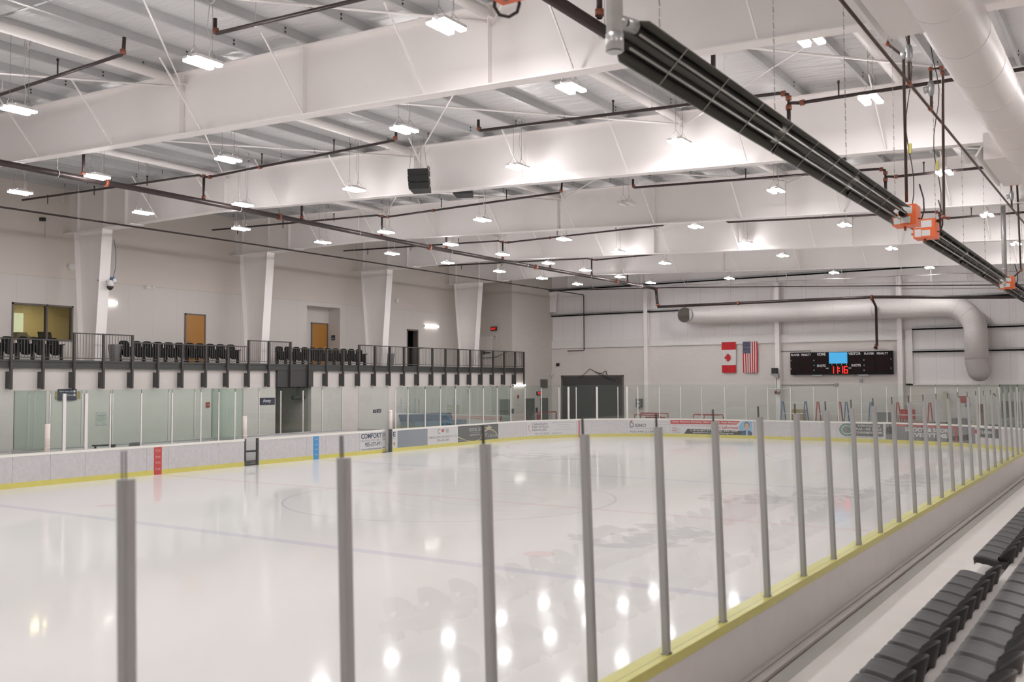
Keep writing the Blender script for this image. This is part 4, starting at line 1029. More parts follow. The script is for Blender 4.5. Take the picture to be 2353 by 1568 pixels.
a = 61.4
plate(a, 'advert', ad_dark, a+.15, a+1.5, .50, .93); lettering(a, ad_pale, [('CLEMENS', a+.25, a+1.15, .68, .82, .02)]); shape(a, 'red_mark', ad_red, ell(a+.05, .76, .12, .10), -.007)
# open gate posts and sill
t = thing('bench_gate', 'open bench gate with dark jambs between two board panels', 'gate', (-25.91, 4.26, 0))
for y0 in (3.92, 4.55): b = M(); b.box((-26.0, y0, 0), (-25.90, y0+.06, ZB)); b.build('jamb', charcoal, t)
b = M(); b.box((-26.05, 3.98, -.0), (-25.90, 4.55, .05)); b.build('sill', charcoal, t)
b = M(); b.box((-26.62, 3.93, .17), (-26.0, 3.97, ZP)); b.box((-26.62, 3.92, ZP), (-26.0, 3.98, ZB)); b.build('gate_leaf', hdpe, t)
b = M(); b.box((-25.96, 4.52, .80), (-25.93, 4.55, .86)); b.build('latch', black, t)
# ajar gate with the middle of the heating advert
GA = R(24); gx, gy = -25.91, 11.885
t = thing('bench_gate', 'gate standing ajar in the middle of the heating advert', 'gate', (gx, gy, 0))
def gfn(u, n, z): return (gx-u*math.sin(GA)-n*math.cos(GA), gy+u*math.cos(GA)-n*math.sin(GA), z)
def gbox(b_, u0, u1, n0, n1, z0, z1): b_.hexa([gfn(u0, n0, z0), gfn(u1, n0, z0), gfn(u1, n1, z0), gfn(u0, n1, z0), gfn(u0, n0, z1), gfn(u1, n0, z1), gfn(u1, n1, z1), gfn(u0, n1, z1)])
b = M(); gbox(b, 0, .62, 0, .05, .17, ZP); lf = b.build('gate_leaf', hdpe, t)
b = M(); gbox(b, 0, .62, -.004, 0, .18, ZP); b.build('advert', ad_white, t)
b = M(); gbox(b, 0, .62, -.01, .05, .0, .17); b.build('kick_plate', yellow, t)
b = M(); gbox(b, 0, .62, -.01, .1, ZP, ZB); b.build('cap_rail', cap_cream, t)
b = M(); put_text(b, 'ON', .02, .50, .70, .93, lambda u, v: gfn(u, -.007, v), 0, .03); put_text(b, 'www', .1, .5, .20, .28, lambda u, v: gfn(u, -.007, v)); b.build('lettering', ad_navy, t)
b = M(); put_text(b, 'ONDITIONI', .02, .6, .57, .66, lambda u, v: gfn(u, -.007, v), 0, -.004); b.build('lettering', ad_mid, t)
b = M(); b.box((-26.02, 12.50, 0), (-25.90, 12.60, ZB)); b.build('jamb', charcoal, t)
b = M(); b.box((-26.25, 11.9, -.0), (-25.92, 12.5, .02)); b.build('sill', charcoal, t)

# ------------------------------------------------------------------ rink glass and posts
def post_mesh(name, h, w_, d_, m_):
    b_ = M(); c = .008
    pr_ = [(-w_/2+c, -d_/2), (w_/2-c, -d_/2), (w_/2, -d_/2+c), (w_/2, d_/2-c), (w_/2-c, d_/2), (-w_/2+c, d_/2), (-w_/2, d_/2-c), (-w_/2, -d_/2+c)]
    b_.prism(pr_, lambda u, v, s_: (u, v, s_), 0, h)
    b_.box((-w_/2-.015, -d_/2-.0, 0), (w_/2+.015, d_/2+.0, .012))
    return b_.mesh(name, m_)
PM_near = post_mesh('glass_post', 1.81, .055, .06, alu)
PM_far = post_mesh('glass_post', 1.83, .05, .05, alu_white)
PM_thick = post_mesh('glass_post', 1.85, .11, .07, alu_white)
def at_path(o, s, off, z, tilt=0.0):
    p = path(s, off)
    o.matrix_world = Matrix.Translation((p[0], p[1], z)) @ Matrix.Rotation(p[2], 4, 'Z') @ Matrix.Rotation(tilt, 4, 'X')
def glass_post(me, s, off, label, group, tilt=0.0, z=ZB):
    o = bpy.data.objects.new('glass_post', me); COL.objects.link(o); at_path(o, s, off, z, tilt)
    return tag(o, label, 'post', group)
def glass_pane(s0, s1, off, z0, z1, label, group, tilt=0.0, m_=None, gap=.008, xy=None):
    if xy is None:
        p, q = path(s0, off), path(s1, off)
    else: p, q = xy
    L_ = math.hypot(q[0]-p[0], q[1]-p[1]); ang = math.atan2(q[1]-p[1], q[0]-p[0])
    b_ = M(); x0, x1, y0, y1 = -L_/2+gap, L_/2-gap, -.006, .006; h = z1-z0
    b_.v += [(x0, y0, 0), (x1, y0, 0), (x1, y1, 0), (x0, y1, 0), (x0, y0, h), (x1, y0, h), (x1, y1, h), (x0, y1, h)]
    b_.face((3, 2, 1, 0), 1); b_.face((4, 5, 6, 7), 2); b_.face((0, 1, 5, 4), 0); b_.face((2, 3, 7, 6), 0); b_.face((1, 2, 6, 5), 1); b_.face((3, 0, 4, 7), 1)
    o = bpy.data.objects.new('rink_shield', b_.mesh('rink_shield', [m_ or pane_m, edge_m, ad_green])); COL.objects.link(o)
    o.matrix_world = Matrix.Translation(((p[0]+q[0])/2, (p[1]+q[1])/2, z0)) @ Matrix.Rotation(ang, 4, 'Z') @ Matrix.Rotation(tilt, 4, 'X')
    return tag(o, label, 'glass', group)
# stands side: posts every four feet, leaning slightly in
TILT = R(1.7)
ys = [-14.3647+1.21729*k for k in range(-5, 30)]
GN = 'glass posts along the near boards'
vis = {}
for k, y in enumerate(ys):
    s = S_NEAR+21.95-y
    n = k-0
    lab = f'grey aluminium glass post on the yellow capped boards, {ORD[n]} from the left of the picture' if n >= 1 else 'grey glass post left of the picture edge on the near boards'
    glass_post(PM_near, s, .113, lab, GN, TILT)
    if k+1 < len(ys):
        lab2 = f'clear glass pane on the near boards, right of the {ORD[n]} grey post from the left' if n >= 1 else 'clear glass pane on the near boards at the left picture edge'
        glass_pane(S_NEAR+21.95-ys[k+1], s, .10, ZB, 2.97, lab2, 'glass panes along the near boards', TILT, near_pane_m)
# far side: glass in front of the penalty boxes
fy = [-3.49, -2.72, -1.83, -.63, .64, 1.90, 2.72, 3.49]
for k, y in enumerate(fy):
    glass_post(PM_thick if k in (0, 1) else PM_far, yS(y), .09, f'pale glass post before the penalty boxes, {ORD[k+1]} from the left', 'penalty box glass posts')
fe = [-3.95] + fy + [3.86]
for k in range(len(fe)-1):
    glass_pane(yS(fe[k]), yS(fe[k+1]), .085, ZB, 3.0, f'clear glass pane before the penalty boxes, {ORD[k+1]} from the left', 'penalty box glass panes')
# corner and end glass
cs = [yS(v) for v in (12.95, 13.84, 15.15, 16.35, 17.59, 18.8, 20.03, 21.31)] + [34.59, 35.78, 36.99, 38.19, 38.81, 39.30, 40.57, 41.81, 42.34, 42.96, 44.19, 45.41, 46.63, 48.0, 49.24, 50.48, 51.74, 53.0, 54.27, 55.47, 56.73, 57.94, 59.2, 60.38, 61.6, 62.85, 64.1, 65.3, 66.5, 67.7, 68.9, S_NEAR+21.95-ys[-1]]
for k, s in enumerate(cs[:-1]):
    th = round(s, 2) in (38.81, 40.57, 42.34)
    glass_post(PM_thick if th else PM_far, s, .09, f'{"thick white" if th else "slim pale"} glass post on the far boards, {ORD[k+1]} from the ajar gate', 'corner and end glass posts')
for k in range(len(cs)-1):
    glass_pane(cs[k], cs[k+1], .085 if k < len(cs)-2 else .095, ZB, 3.0, f'clear glass pane on the far boards, {ORD[k+1]} from the ajar gate', 'corner and end glass panes')
# padded ends of the glass at the benches
for k, (y, lab) in enumerate(((-4.06, 'white padded post at the left end of the penalty box glass'), (3.96, 'white padded post beside the open bench gate'), (12.56, 'white padded post beside the ajar gate'))):
    t = thing('padded_post', lab, 'post', (-25.97, y, ZB))
    b = M(); b.tube([(-25.97, y, ZB), (-25.97, y, ZB+.89)], .085, 18); b.build('pad', pad_m, t)
    for z in (.12, .45, .78): b = M(); b.tube([(-25.97, y, ZB+z), (-25.97, y, ZB+z+.02)], .088, 18); b.build('strap', cap_cream, t)
# glass and low walls around the benches
def knee(name, x0, y0, x1, y1, label):
    b_ = M(); b_.box((x0, y0, 0), (x1, y1, 1.0))
    t = thing(name, label, 'wall', (min(x0, x1), min(y0, y1), 0)); b_.build('panel', white_paint, t)
    b_ = M(); b_.box((min(x0, x1)-.02, min(y0, y1)-.02, 1.0), (max(x0, x1)+.02, max(y0, y1)+.02, 1.04)); b_.build('cap_rail', ad_pale, t)
knee('bench_wall', -28.03, 4.1, -27.97, 11.55, 'low white wall behind the players bench right of the open gate')
knee('bench_wall', -28.03, -4.0, -27.97, 3.9, 'low white wall behind the penalty boxes')
knee('bench_wall', -28.03, -12, -27.97, -4.2, 'low white wall behind the bench at the left edge')
knee('bench_wall', -27.97, -4.1, -26.06, -4.04, 'low white side wall under the left padded post')
knee('bench_wall', -27.97, 3.94, -26.65, 4.0, 'low white side wall beside the open bench gate')
knee('bench_wall', -27.97, 12.5, -26.1, 12.56, 'low white side wall beside the ajar gate')
rp = [-8.4, -7.2, -6, -4.8, -3.55, -2.78, -1.6, -.4, .8, 2.0, 3.2, 4.1, 5.25, 6.48, 7.7, 9.01, 10.19, 11.49]
for k, y in enumerate(rp):
    o = bpy.data.objects.new('glass_post', PM_far); COL.objects.link(o); o.location = (-28.0, y, 1.04); o.rotation_euler = (0, 0, PI/2)
    tag(o, f'slim pale glass post behind the far benches, {ORD[k+1]} from the left end', 'post', 'bench back glass posts')
    if k+1 < len(rp):
        glass_pane(0, 0, 0, 1.04, 3.0, f'clear glass pane behind the far benches, {ORD[k+1]} from the left end', 'bench back glass panes', xy=((-28.0, y), (-28.0, rp[k+1])))
for (y, x0, x1, lab) in ((-4.07, -26.06, -27.95, 'glass side pane behind the left padded post'), (3.97, -26.08, -27.95, 'glass side pane beside the open bench gate'), (12.53, -26.08, -27.95, 'glass side pane beside the ajar gate')):
    glass_pane(0, 0, 0, 1.05, 3.0, lab, None, xy=((x1, y), (x0, y)))
b = M()
# bench seats and penalty box chairs
def bench(y0, y1, label):
    t = thing('players_bench', label, 'bench', (-27.1, y0, 0))
    b = M(); b.box((-27.3, y0, .43), (-26.95, y1, .48)); b.build('seat', charcoal, t)
    y = y0+.35
    while y < y1:
        b = M(); b.box((-27.2, y-.05, .04), (-27.05, y+.05, .43)); b.box((-27.28, y-.04, .38), (-26.97, y+.04, .43)); b.box((-27.25, y-.06, .0), (-27.0, y+.06, .04)); b.build('leg', galv, t); y += 1.5
bench(4.15, 11.6, 'long players bench seen through the open bench gate')
bench(-12, -4.4, 'long players bench behind the boards at the left edge')
t = thing('office_chair', 'grey chair back peeping over the boards beside the red stripe', 'chair', (-26.9, -.15, 0))
b = M(); b.grid(10, 6, lambda u, v: (-26.9-.06*(2*u-1)**2, -.15+(u-.5)*.62*(1-.25*v*v), .78+.33*v-.02*(2*u-1)**4), 0); b.grid(10, 6, lambda u, v: (-26.94-.06*(2*u-1)**2, -.15+(u-.5)*.62*(1-.25*v*v), .78+.33*v-.02*(2*u-1)**4), 0); b.build('backrest', ad_mid, t)
b = M(); b.box((-27.0, -.38, .45), (-26.55, .08, .52)); b.build('seat', black, t); b = M(); b.tube([(-26.8, -.15, .05), (-26.8, -.15, .46)], .03); b.box((-27.05, -.18, 0), (-26.55, -.12, .05)); b.box((-26.83, -.4, 0), (-26.77, .1, .05)); b.build('base', black, t)
t = thing('scorer_desk', 'dark desk corner peeping over the boards left of the red stripe', 'desk', (-26.6, -1.6, 0))
b = M(); b.box((-26.9, -1.9, 1.08), (-26.5, -1.25, 1.12)); b.build('desk_top', charcoal, t)
b = M(); b.box((-26.85, -1.85, 0), (-26.8, -1.8, 1.08)); b.box((-26.6, -1.4, 0), (-26.52, -1.26, 1.08)); b.build('leg', charcoal, t)

# ------------------------------------------------------------------ balcony railing and chairs
RX = XL+.22
PY = [-2.89, -1.71, -.5, .72, 1.98, 3.17, 4.35, 5.55, 6.72, 7.9, 9.08, 10.42, 11.6, 12.8, 13.96, 15.12, 16.33, 17.5, 18.67, 19.87, 21.14, 22.36, 23.58, 24.76, 25.92, 27.14, 28.36, 29.6, 30.62]
PY = [-7.7, -6.5, -5.3, -4.1] + PY
ZL, ZH, ZR = 4.86, 5.14, 4.19
def rod_mesh(h):
    b_ = M(); b_.box((-.007, -.007, 0), (.007, .007, h)); return b_.mesh('baluster', bal_m)
BML, BMH = rod_mesh(ZL-ZR-.03), rod_mesh(ZH-ZR-.03)
def railing(i0, i1, high, label, first):
    zt = ZH if high else ZL
    t = thing('railing', label, 'railing', (RX, PY[i0], ZR), 'balcony railing sections')
    nb_ = 0
    for i in range(i0 if first else i0+1, i1+1):
        y = PY[i]; zt_ = zt
        if i == i0: zt_ = ZH
        if i == i1 and not high: zt_ = ZH
        b = M(); b.box((RX-.05, y-.04, 3.02), (RX+.05, y+.04, zt_)); p = b.build('post', rail_m, t)
        if not (9.9 < y < 11.9) and y < 30:
            b = M(); b.box((XL, y-.075, 3.06), (RX+.03, y+.055, 3.66)); b.build('bracket', charcoal, p)
    b = M(); b.box((RX-.03, PY[i0], zt-.045), (RX+.03, PY[i1], zt)); b.build('top_rail', rail_m, t)
    b = M(); b.box((RX-.02, PY[i0], ZR-.03), (RX+.02, PY[i1], ZR)); b.build('bottom_rail', rail_m, t)
    more = M()
    for i in range(i0, i1):
        n = max(2, round((PY[i+1]-PY[i])/.122))
        for k in range(1, n):
            y = PY[i]+(PY[i+1]-PY[i])*k/n
            if nb_ < 100:
                o = bpy.data.objects.new('baluster', BMH if high else BML); COL.objects.link(o); o.parent = t
                o.location = (0, y-PY[i0], 0); nb_ += 1
            else: more.box((RX-.007, y-.007, ZR), (RX+.007, y+.007, zt-.03))
    if more.v:
        o = more.build('balusters', bal_m, t); o['kind'] = 'stuff'
railing(0, 6, False, 'low dark balcony railing at the left edge under the office window', True)
railing(6, 8, True, 'raised dark balcony railing before the leftmost tapered column', False)
railing(8, 13, False, 'low dark balcony railing before the middle group of black chairs', False)
railing(13, 15, True, 'raised dark balcony railing before the second tapered column', False)
railing(15, 19, False, 'low dark balcony railing before the right group of black chairs', False)
railing(19, 32, True, 'long raised dark balcony railing ending at the far corner', False)
def make_chair():
    t = thing('theatre_chair', '', 'chair', (0, 0, 0), '', world=False)
    # faces +x; back upright, seat folded up
    def rr(w_, h_, r_, z0, rb):
        pts = []
        for (cx, cz, r2, a0) in ((w_/2-r_, z0+h_-r_, r_, 0), (-w_/2+r_, z0+h_-r_, r_, PI/2), (-w_/2+rb, z0+rb, rb, PI), (w_/2-rb, z0+rb, rb, 1.5*PI)):
            for k in range(6): pts.append((cx+r2*math.cos(a0+k*PI/10), cz+r2*math.sin(a0+k*PI/10)))
        return pts
    b = M(); b.prism(rr(.43, .50, .14, .38, .06), lambda u, v, s_: (s_-.16*(v-.38), u, v), -.14, -.06); b.build('backrest', blackfab, t)
    b = M(); b.prism(rr(.42, .42, .08, .20, .18), lambda u, v, s_: (s_-.10*(v-.2), u, v), .0, .09); b.build('seat', blackfab, t)
    b = M(); b.box((-.10, .255, 0), (.08, .295, .62)); b.box((-.12, .25, .60), (.20, .30, .64)); b.box((-.15, .24, 0), (.15, .31, .03)); b.build('leg', black, t)
    b = M(); b.box((-.05, -.29, .32), (-.0, .29, .40)); b.build('beam', black, t)
    return t
CH = [([-2.93, -2.37, -1.77, -1.2, -.62], 'left group of black chairs', 'under the office window'), ([2.45, 3.02, 3.54, 4.07, 4.6, 5.14, 5.69, 6.22, 6.78, 7.34, 7.93], 'middle group of black chairs', 'in the middle balcony group'), ([10.85, 11.42, 11.98, 12.54, 13.1, 13.6, 14.15, 14.71, 15.3, 15.88, 16.45], 'right group of black chairs', 'in the right balcony group')]
ch0 = None
for ys_, grp, txt in CH:
    for k, y in enumerate(ys_):
        o = ch0 or make_chair()
        if ch0 is not None: o = dup(ch0)
        else: ch0 = o
        o.location = (-31.35, y, 4.09); o['group'] = grp
        o['label'] = f'black folding theatre chair {txt}, {ORD[k+1]} from the left'
        if k == 0:
            b = M(); b.box((-.10, -.295, 0), (.08, -.255, .62)); b.box((-.12, -.30, .60), (.20, -.25, .64))
            q = M.build(b, 'leg', black, o, (0, 0, 0))
# stands seats: moulded shells on the risers, facing the ice
def make_seat():
    t = thing('stadium_seat', '', 'seat', (0, 0, 0), '', world=False)
    W2 = .222
    def panf(u, v):
        # u across, v front to back
        w_ = W2*(1-.32*max(0, 1-v/.26)**2.4)
        y = (2*u-1)*w_; e = abs(2*u-1)
        x = v*.42
        z = -.05*v**1.4 - .035*max(0, 1-v/.10)**2 + .012*e**4 - .03*max(0, (e-.86)/.14)**2 + .008*math.sin(v*PI*2)
        return (x, y, z)
    b = M(); b.grid(16, 16, panf)
    rim = [panf(k/16, 0) for k in range(17)] + [panf(1, k/16) for k in range(1, 17)] + [panf(1-k/16, 1) for k in range(1, 17)] + [panf(0, 1-k/16) for k in range(1, 17)]
    def skirt(u, v):
        p = rim[min(int(round(u*64)), 64)]; k = math.sin(v*PI/2)
        return (.21+(p[0]-.21)*(1-.04*k), p[1]*(1-.05*k), p[2]-.075*v)
    b.grid(64, 4, lambda u, v: skirt(1-u, v))
    b.grid(16, 16, lambda u, v: (lambda p: (.21+(p[0]-.21)*.95, p[1]*.94, p[2]-.072))(panf(1-u, v)))
    o = b.build('seat_pan', seat_m, t)
    def backf(u, v, d=0.0):
        e = 2*u-1
        xx = .45-.15*abs(e)**2.2-d*.022 + .055*v*(1-.6*abs(e))
        yy = (e*(W2-.002)-d*.02*e*abs(e)**3)*(.78+.22*math.sqrt(v))
        top = .135-.13*abs(e)**2.6
        z = -.10+v*(top+.10)
        return (xx, yy, z)
    b = M(); b.grid(18, 10, lambda u, v: backf(u, v, 1)); b.grid(18, 10, lambda u, v: backf(1-u, v, 0))
    b.grid(18, 1, lambda u, v: (lambda p, q: (p[0]+(q[0]-p[0])*v, p[1], p[2]+.004*math.sin(PI*v)))(backf(u, 1, 1), backf(u, 1, 0)))
    b.build('backrest', seat_m, t)
    b = M(); b.box((.08, -.03, -.13), (.42, .03, -.10)); b.box((.36, -.06, -.24), (.42, .06, -.10)); b.build('bracket', charcoal, t)
    return t
se0 = None
def seat_row(x, z, ys_, txt, grp):
    global se0
    for k, y in enumerate(ys_):
        if se0 is None: se0 = make_seat(); o = se0
        else: o = dup(se0)
        o.location = (x, y, z); o['group'] = grp
        o['label'] = f'dark stadium seat {txt}, {ORD[k+1]} from the bottom edge'
r1 = [-8.95-.49*k for k in range(0, 13)][::-1]
seat_row(1.39, .93, r1, 'in the front row near block', 'front row near block')
seat_row(1.39, .93, [-7.42+.49*k for k in range(0, 34)], 'in the front row far block', 'front row far block')
seat_row(2.16, 1.28, [-14.75+.49*k for k in range(0, 22)], 'in the second row', 'second row seats')
b = M(); b.box((1.36, -7.55, .42), (1.82, -6.6, .635))
solo(b, 'aisle_step', concrete, 'pale box step in the gap between the front row seat blocks', 'step')

# ------------------------------------------------------------------ end wall: duct, flags, scoreboard
t = thing('round_duct', 'big white round duct along the end wall with open dark mouth', 'duct', (-20.15, 33.7, 7.2))
pth = [(-20.18, 33.10, 7.24), (-20.16, 33.3, 7.24), (-20.05, 33.52, 7.24), (-19.75, 33.68, 7.24), (-19.3, 33.72, 7.24), (-5.6, 33.72, 7.12)]
for k in range(1, 9): a_ = k*PI/16; pth.append((-5.6+1.42*math.sin(a_), 33.72, 7.12-1.42+1.42*math.cos(a_)))
pth.append((-4.18, 33.72, 4.30))
b = M(); b.tube(pth, [.46, .48, .52, .55, .565]+[.565]*(len(pth)-5), 36); b.build('duct_body', duct_m, t)
b = M(); b.tube([(-4.18, 33.72, 4.32), (-4.17, 33.73, 4.1), (-4.13, 33.76, 3.9), (-4.08, 33.8, 3.70)], .57, 36, 0, False); b.sphere((-4.08, 33.8, 3.70), .57, 0, 1, 1, 1, 36, 18); b.build('elbow', duct_g, t)
b = M(); b.tube([(-20.18, 33.06, 7.24), (-20.175, 33.16, 7.24)], .49, 36); b.build('rim', galv_bright, t)
b = M(); b.tube([(-20.18, 33.045, 7.24), (-20.18, 33.06, 7.24)], .455, 36); b.build('mesh_mouth', mesh_dark, t)
for x in (-18.6, -17.1, -15.2, -13.2, -11.3, -9.3, -7.3):
    b = M(); b.tube([(x, 33.72, 7.235-.008*(x+20)), (x+.02, 33.72, 7.235-.008*(x+20))], .572, 36); b.build('seam_band', duct_m, t)
for k in range(2, 9, 2):
    p0 = Vector(pth[5+k]); d_ = (Vector(pth[min(6+k, len(pth)-1)])-p0).normalized()
    b = M(); b.tube([p0-d_*.01, p0+d_*.01], .571, 36); b.build('seam_band', duct_m, t)
for x in (-17.5, -13, -8):
    b = M(); b.tube([(x, 33.72, 7.75), (x, 33.72, 9.5)], .006, 5); b.build('hanger_wire', wire_m, t)

# flags hanging as upright banners
def flag(name, x0, x1, z0, z1, mfn, mats, label):
    t = thing(name, label, 'flag', ((x0+x1)/2, YE-.12, z1))
    nu, nv = 26, 48
    def fn(u, v, d=0):
        return (x0+(x1-x0)*u + .02*math.sin(v*5)*(u-.5), YE-.13-.028*math.sin(u*15+2*v)*v-d, z1+(z0-z1)*v+.03*(u-.5)**2*v)
    b_ = M(); b_.grid(nu, nv, lambda u, v: fn(u, v), mfn=lambda i, j: mfn((i+.5)/nu, (j+.5)/nv)); b_.grid(nu, nv, lambda u, v: fn(1-u, v, -.008), mfn=lambda i, j: mfn(1-(i+.5)/nu, (j+.5)/nv))
    b_.build('cloth', mats, t)
    b_ = M(); b_.tube([(x0-.03, YE-.12, z1+.01), (x1+.03, YE-.12, z1+.01)], .012, 8); b_.build('rod', cord_white, t)
    return t, fn
t, ffn = flag('national_flag', -18.36, -17.47, 3.70, 5.56, lambda u, v: 0 if (v < .25 or v > .755) else 1, [flag_red, flag_white], 'red and white maple leaf flag hung sideways on the end wall')
b = M()
lp = []
for x, y in LEAF: lp.append((.5 - (y*.52-.05)*.72, .505 + x*.335*.56))
b.poly([(-18.36+.89*u, YE-.17, 5.56-1.86*v) for u, v in lp]); b.build('maple_leaf', flag_red, t)
def usf(u, v):
    if u < .54 and v < .37: return 2
    return 0 if int((1-u)*13) % 2 == 0 else 1
t, ffn = flag('national_flag', -17.03, -16.13, 3.69, 5.55, usf, [flag_red, flag_white, flag_blue], 'star spangled striped flag hung upright on the end wall')
b = M()
for r_ in range(9):
    for c in range(6 if r_ % 2 == 0 else 5):
        u = .045+(c+(.5 if r_ % 2 else 0))*.09; v = .03+r_*.039
        p = ffn(u, v); pts_ = []
        for k in range(10):
            rad = .027 if k % 2 == 0 else .011
            pts_.append((p[0]+rad*math.sin(k*PI/5), p[1]-.012, p[2]+rad*math.cos(k*PI/5)))
        b.poly(pts_)
b.build('stars', flag_white, t)

# scoreboard
BX0, BX1, BZ0, BZ1, BY_ = -14.12, -8.45, 3.54, 4.83, YE-.28
t = thing('scoreboard', 'long black electronic scoreboard with red time and blue sign on the end wall', 'scoreboard', ((BX0+BX1)/2, BY_, BZ0))
b = M(); b.box((BX0, BY_, BZ0), (BX1, YE-.05, BZ1)); b.build('case', board_black, t)
WB, HB = BX1-BX0, BZ1-BZ0
def sx(f): return BX0+f*WB
def sz(f): return BZ1-f*HB
b = M()
for (f0, f1, g0, g1) in ((.015, .09, .18, .52), (.105, .225, .18, .52), (.015, .09, .58, .90), (.105, .225, .58, .90), (.275, .365, .20, .52), (.275, .365, .64, .92), (.60, .69, .20, .52), (.61, .70, .64, .92), (.745, .83, .20, .52), (.845, .97, .20, .52), (.745, .83, .58, .90), (.845, .97, .58, .90)):
    b.box((sx(f0), BY_-.006, sz(g1)), (sx(f1), BY_, sz(g0)))
b.build('dark_displays', display_off, t)
b = M()
def lab(txt, fc, gc, h, wd): put_text(b, txt, sx(fc)-wd/2, sx(fc)+wd/2, sz(gc)-h/2, sz(gc)+h/2, lambda u, v: (u, BY_-.008, v), 0, .03)
for (tx, fc, gc, h, wd) in (('PLAYER', .053, .10, .13, .50), ('PENALTY', .164, .10, .13, .55), ('HOME', .318, .09, .16, .48), ('VISITOR', .642, .09, .16, .68), ('PLAYER', .782, .10, .13, .54), ('PENALTY', .907, .10, .13, .60), ('SHOTS', .315, .60, .14, .49), ('SHOTS', .655, .60, .14, .51)): lab(tx, fc, gc, h, wd)
for (tx, fc, gc) in (('1', .008, .36), ('2', .008, .73), ('3', .241, .36), ('4', .241, .58), ('5', .241, .80), ('3', .731, .37), ('4', .731, .60), ('5', .731, .82), ('1', .985, .36), ('2', .985, .74), ('1', .421, .555), ('2', .469, .555), ('3', .515, .555), ('4', .562, .555)): lab(tx, fc, gc, .085, .05 if tx != '1' else .022)
for fc in (.374, .594): b.box((sx(fc)-.07, BY_-.008, sz(.73)), (sx(fc)+.07, BY_, sz(.70)))
b.build('lettering', sign_white, t)
b = M(); b.box((sx(.392), BY_-.012, sz(.51)), (sx(.572), BY_, sz(.02))); b.build('sponsor_screen', screen_blue, t)
SEG = {'1': 'bc', '6': 'acdefg'}
b = M()
def digit(c, x, z, w_, h_):
    th = .022
    P = {'a': ((x, z+h_), (x+w_, z+h_)), 'g': ((x, z+h_/2), (x+w_, z+h_/2)), 'd': ((x, z), (x+w_, z)), 'f': ((x, z+h_/2), (x, z+h_)), 'e': ((x, z), (x, z+h_/2)), 'b': ((x+w_, z+h_/2), (x+w_, z+h_)), 'c': ((x+w_, z), (x+w_, z+h_/2))}
    for s_ in SEG[c]:
        (xa, za), (xb, zb_) = P[s_]
        b.box((min(xa, xb)-th, BY_-.012, min(za, zb_)-th), (max(xa, xb)+th, BY_, max(za, zb_)+th))
zt_ = sz(.93); hh = .36
digit('1', sx(.405), zt_, .17, hh); digit('1', sx(.450), zt_, .15, hh)
for g in (.72, .84): b.box((sx(.492)-.03, BY_-.012, sz(g)-.03), (sx(.492)+.03, BY_, sz(g)+.03))
digit('1', sx(.495), zt_, .17, hh); digit('6', sx(.542), zt_, .16, hh)
b.build('clock_digits', led_red, t)
b = M()
for fc in (.27, .72): b.box((sx(fc)-.28, BY_+.02, BZ0-.06), (sx(fc)+.28, YE-.05, BZ0))
b.build('support_bracket', galv_bright, t)
pipe_run('conduit', [(-14.75, YE-.04, 4.93), (-13.0, YE-.04, 4.95), (-13.0, YE-.1, 4.83)], .018, 'thin conduit running from the column to the scoreboard top', mat_=galv)
pipe_run('conduit', [(-14.75, YE-.04, 2.95), (-11.6, YE-.04, 2.97)], .018, 'thin conduit on the block wall below the scoreboard', mat_=galv)
b = M(); b.box((-11.66, YE-.12, 2.89), (-11.48, YE, 3.05)); solo(b, 'junction_box', galv, 'small grey box at the end of the conduit below the scoreboard', 'box')
b = M(); b.box((-10.3, YE-.08, 3.1), (-10.15, YE, 3.28)); solo(b, 'junction_box', galv, 'small grey socket box on the block wall below the scoreboard', 'box')
# camera / horn on the middle column
t = thing('wall_speaker', 'black and grey speaker unit on the column left of the scoreboard', 'speaker', (-14.95, YE-.5, 3.4))
b = M(); b.box((-15.15, YE-.6, 3.62), (-14.82, YE-.36, 3.95)); b.build('horn', black, t)
b = M(); b.hexa([(-15.2, YE-.65, 3.55), (-14.75, YE-.65, 3.35), (-14.75, YE-.34, 3.35), (-15.2, YE-.34, 3.55), (-15.2, YE-.65, 3.62), (-14.75, YE-.65, 3.62), (-14.75, YE-.34, 3.62), (-15.2, YE-.34, 3.62)]); b.tube([(-14.93, YE-.66, 3.49), (-14.93, YE-.62, 3.49)], .06, 12); b.build('housing', galv, t)
b = M(); b.tube([(-14.93, YE-.36, 3.4), (-14.93, YE-.36, 2.6)], .012, 6); b.build('cable', black, t)
t = thing('light_bar', 'white tube light on the column left of the scoreboard, red lamps below', 'lamp', (-14.9, YE-.5, 2.6))
b = M(); b.tube([(-15.8, YE-.5, 2.72), (-14.0, YE-.5, 2.72)], .03, 8); b.build('bar', white_paint, t)
b = M(); b.tube([(-14.95, YE-.5, 2.45), (-14.95, YE-.5, 2.62)], .06, 10); b.build('goal_lamp', red_m, t)
b = M(); b.tube([(-14.75, YE-.5, 2.45), (-14.75, YE-.5, 2.62)], .06, 10); b.box((-14.93, YE-.47, 2.5), (-14.7, YE-.33, 2.58)); b.build('goal_lamp', galv, t)
t = thing('wall_phone', 'grey telephone hood on the block wall left of the first end column', 'telephone', (-23.9, YE-.3, 1.5))
b = M(); b.box((-24.1, YE-.3, 1.55), (-23.75, YE, 2.1)); b.build('hood', ad_mid, t)
b = M(); b.box((-24.02, YE-.315, 1.6), (-23.83, YE-.3, 1.72)); b.box((-24.02, YE-.315, 1.85), (-23.83, YE-.3, 1.95)); b.build('panel', paper, t)
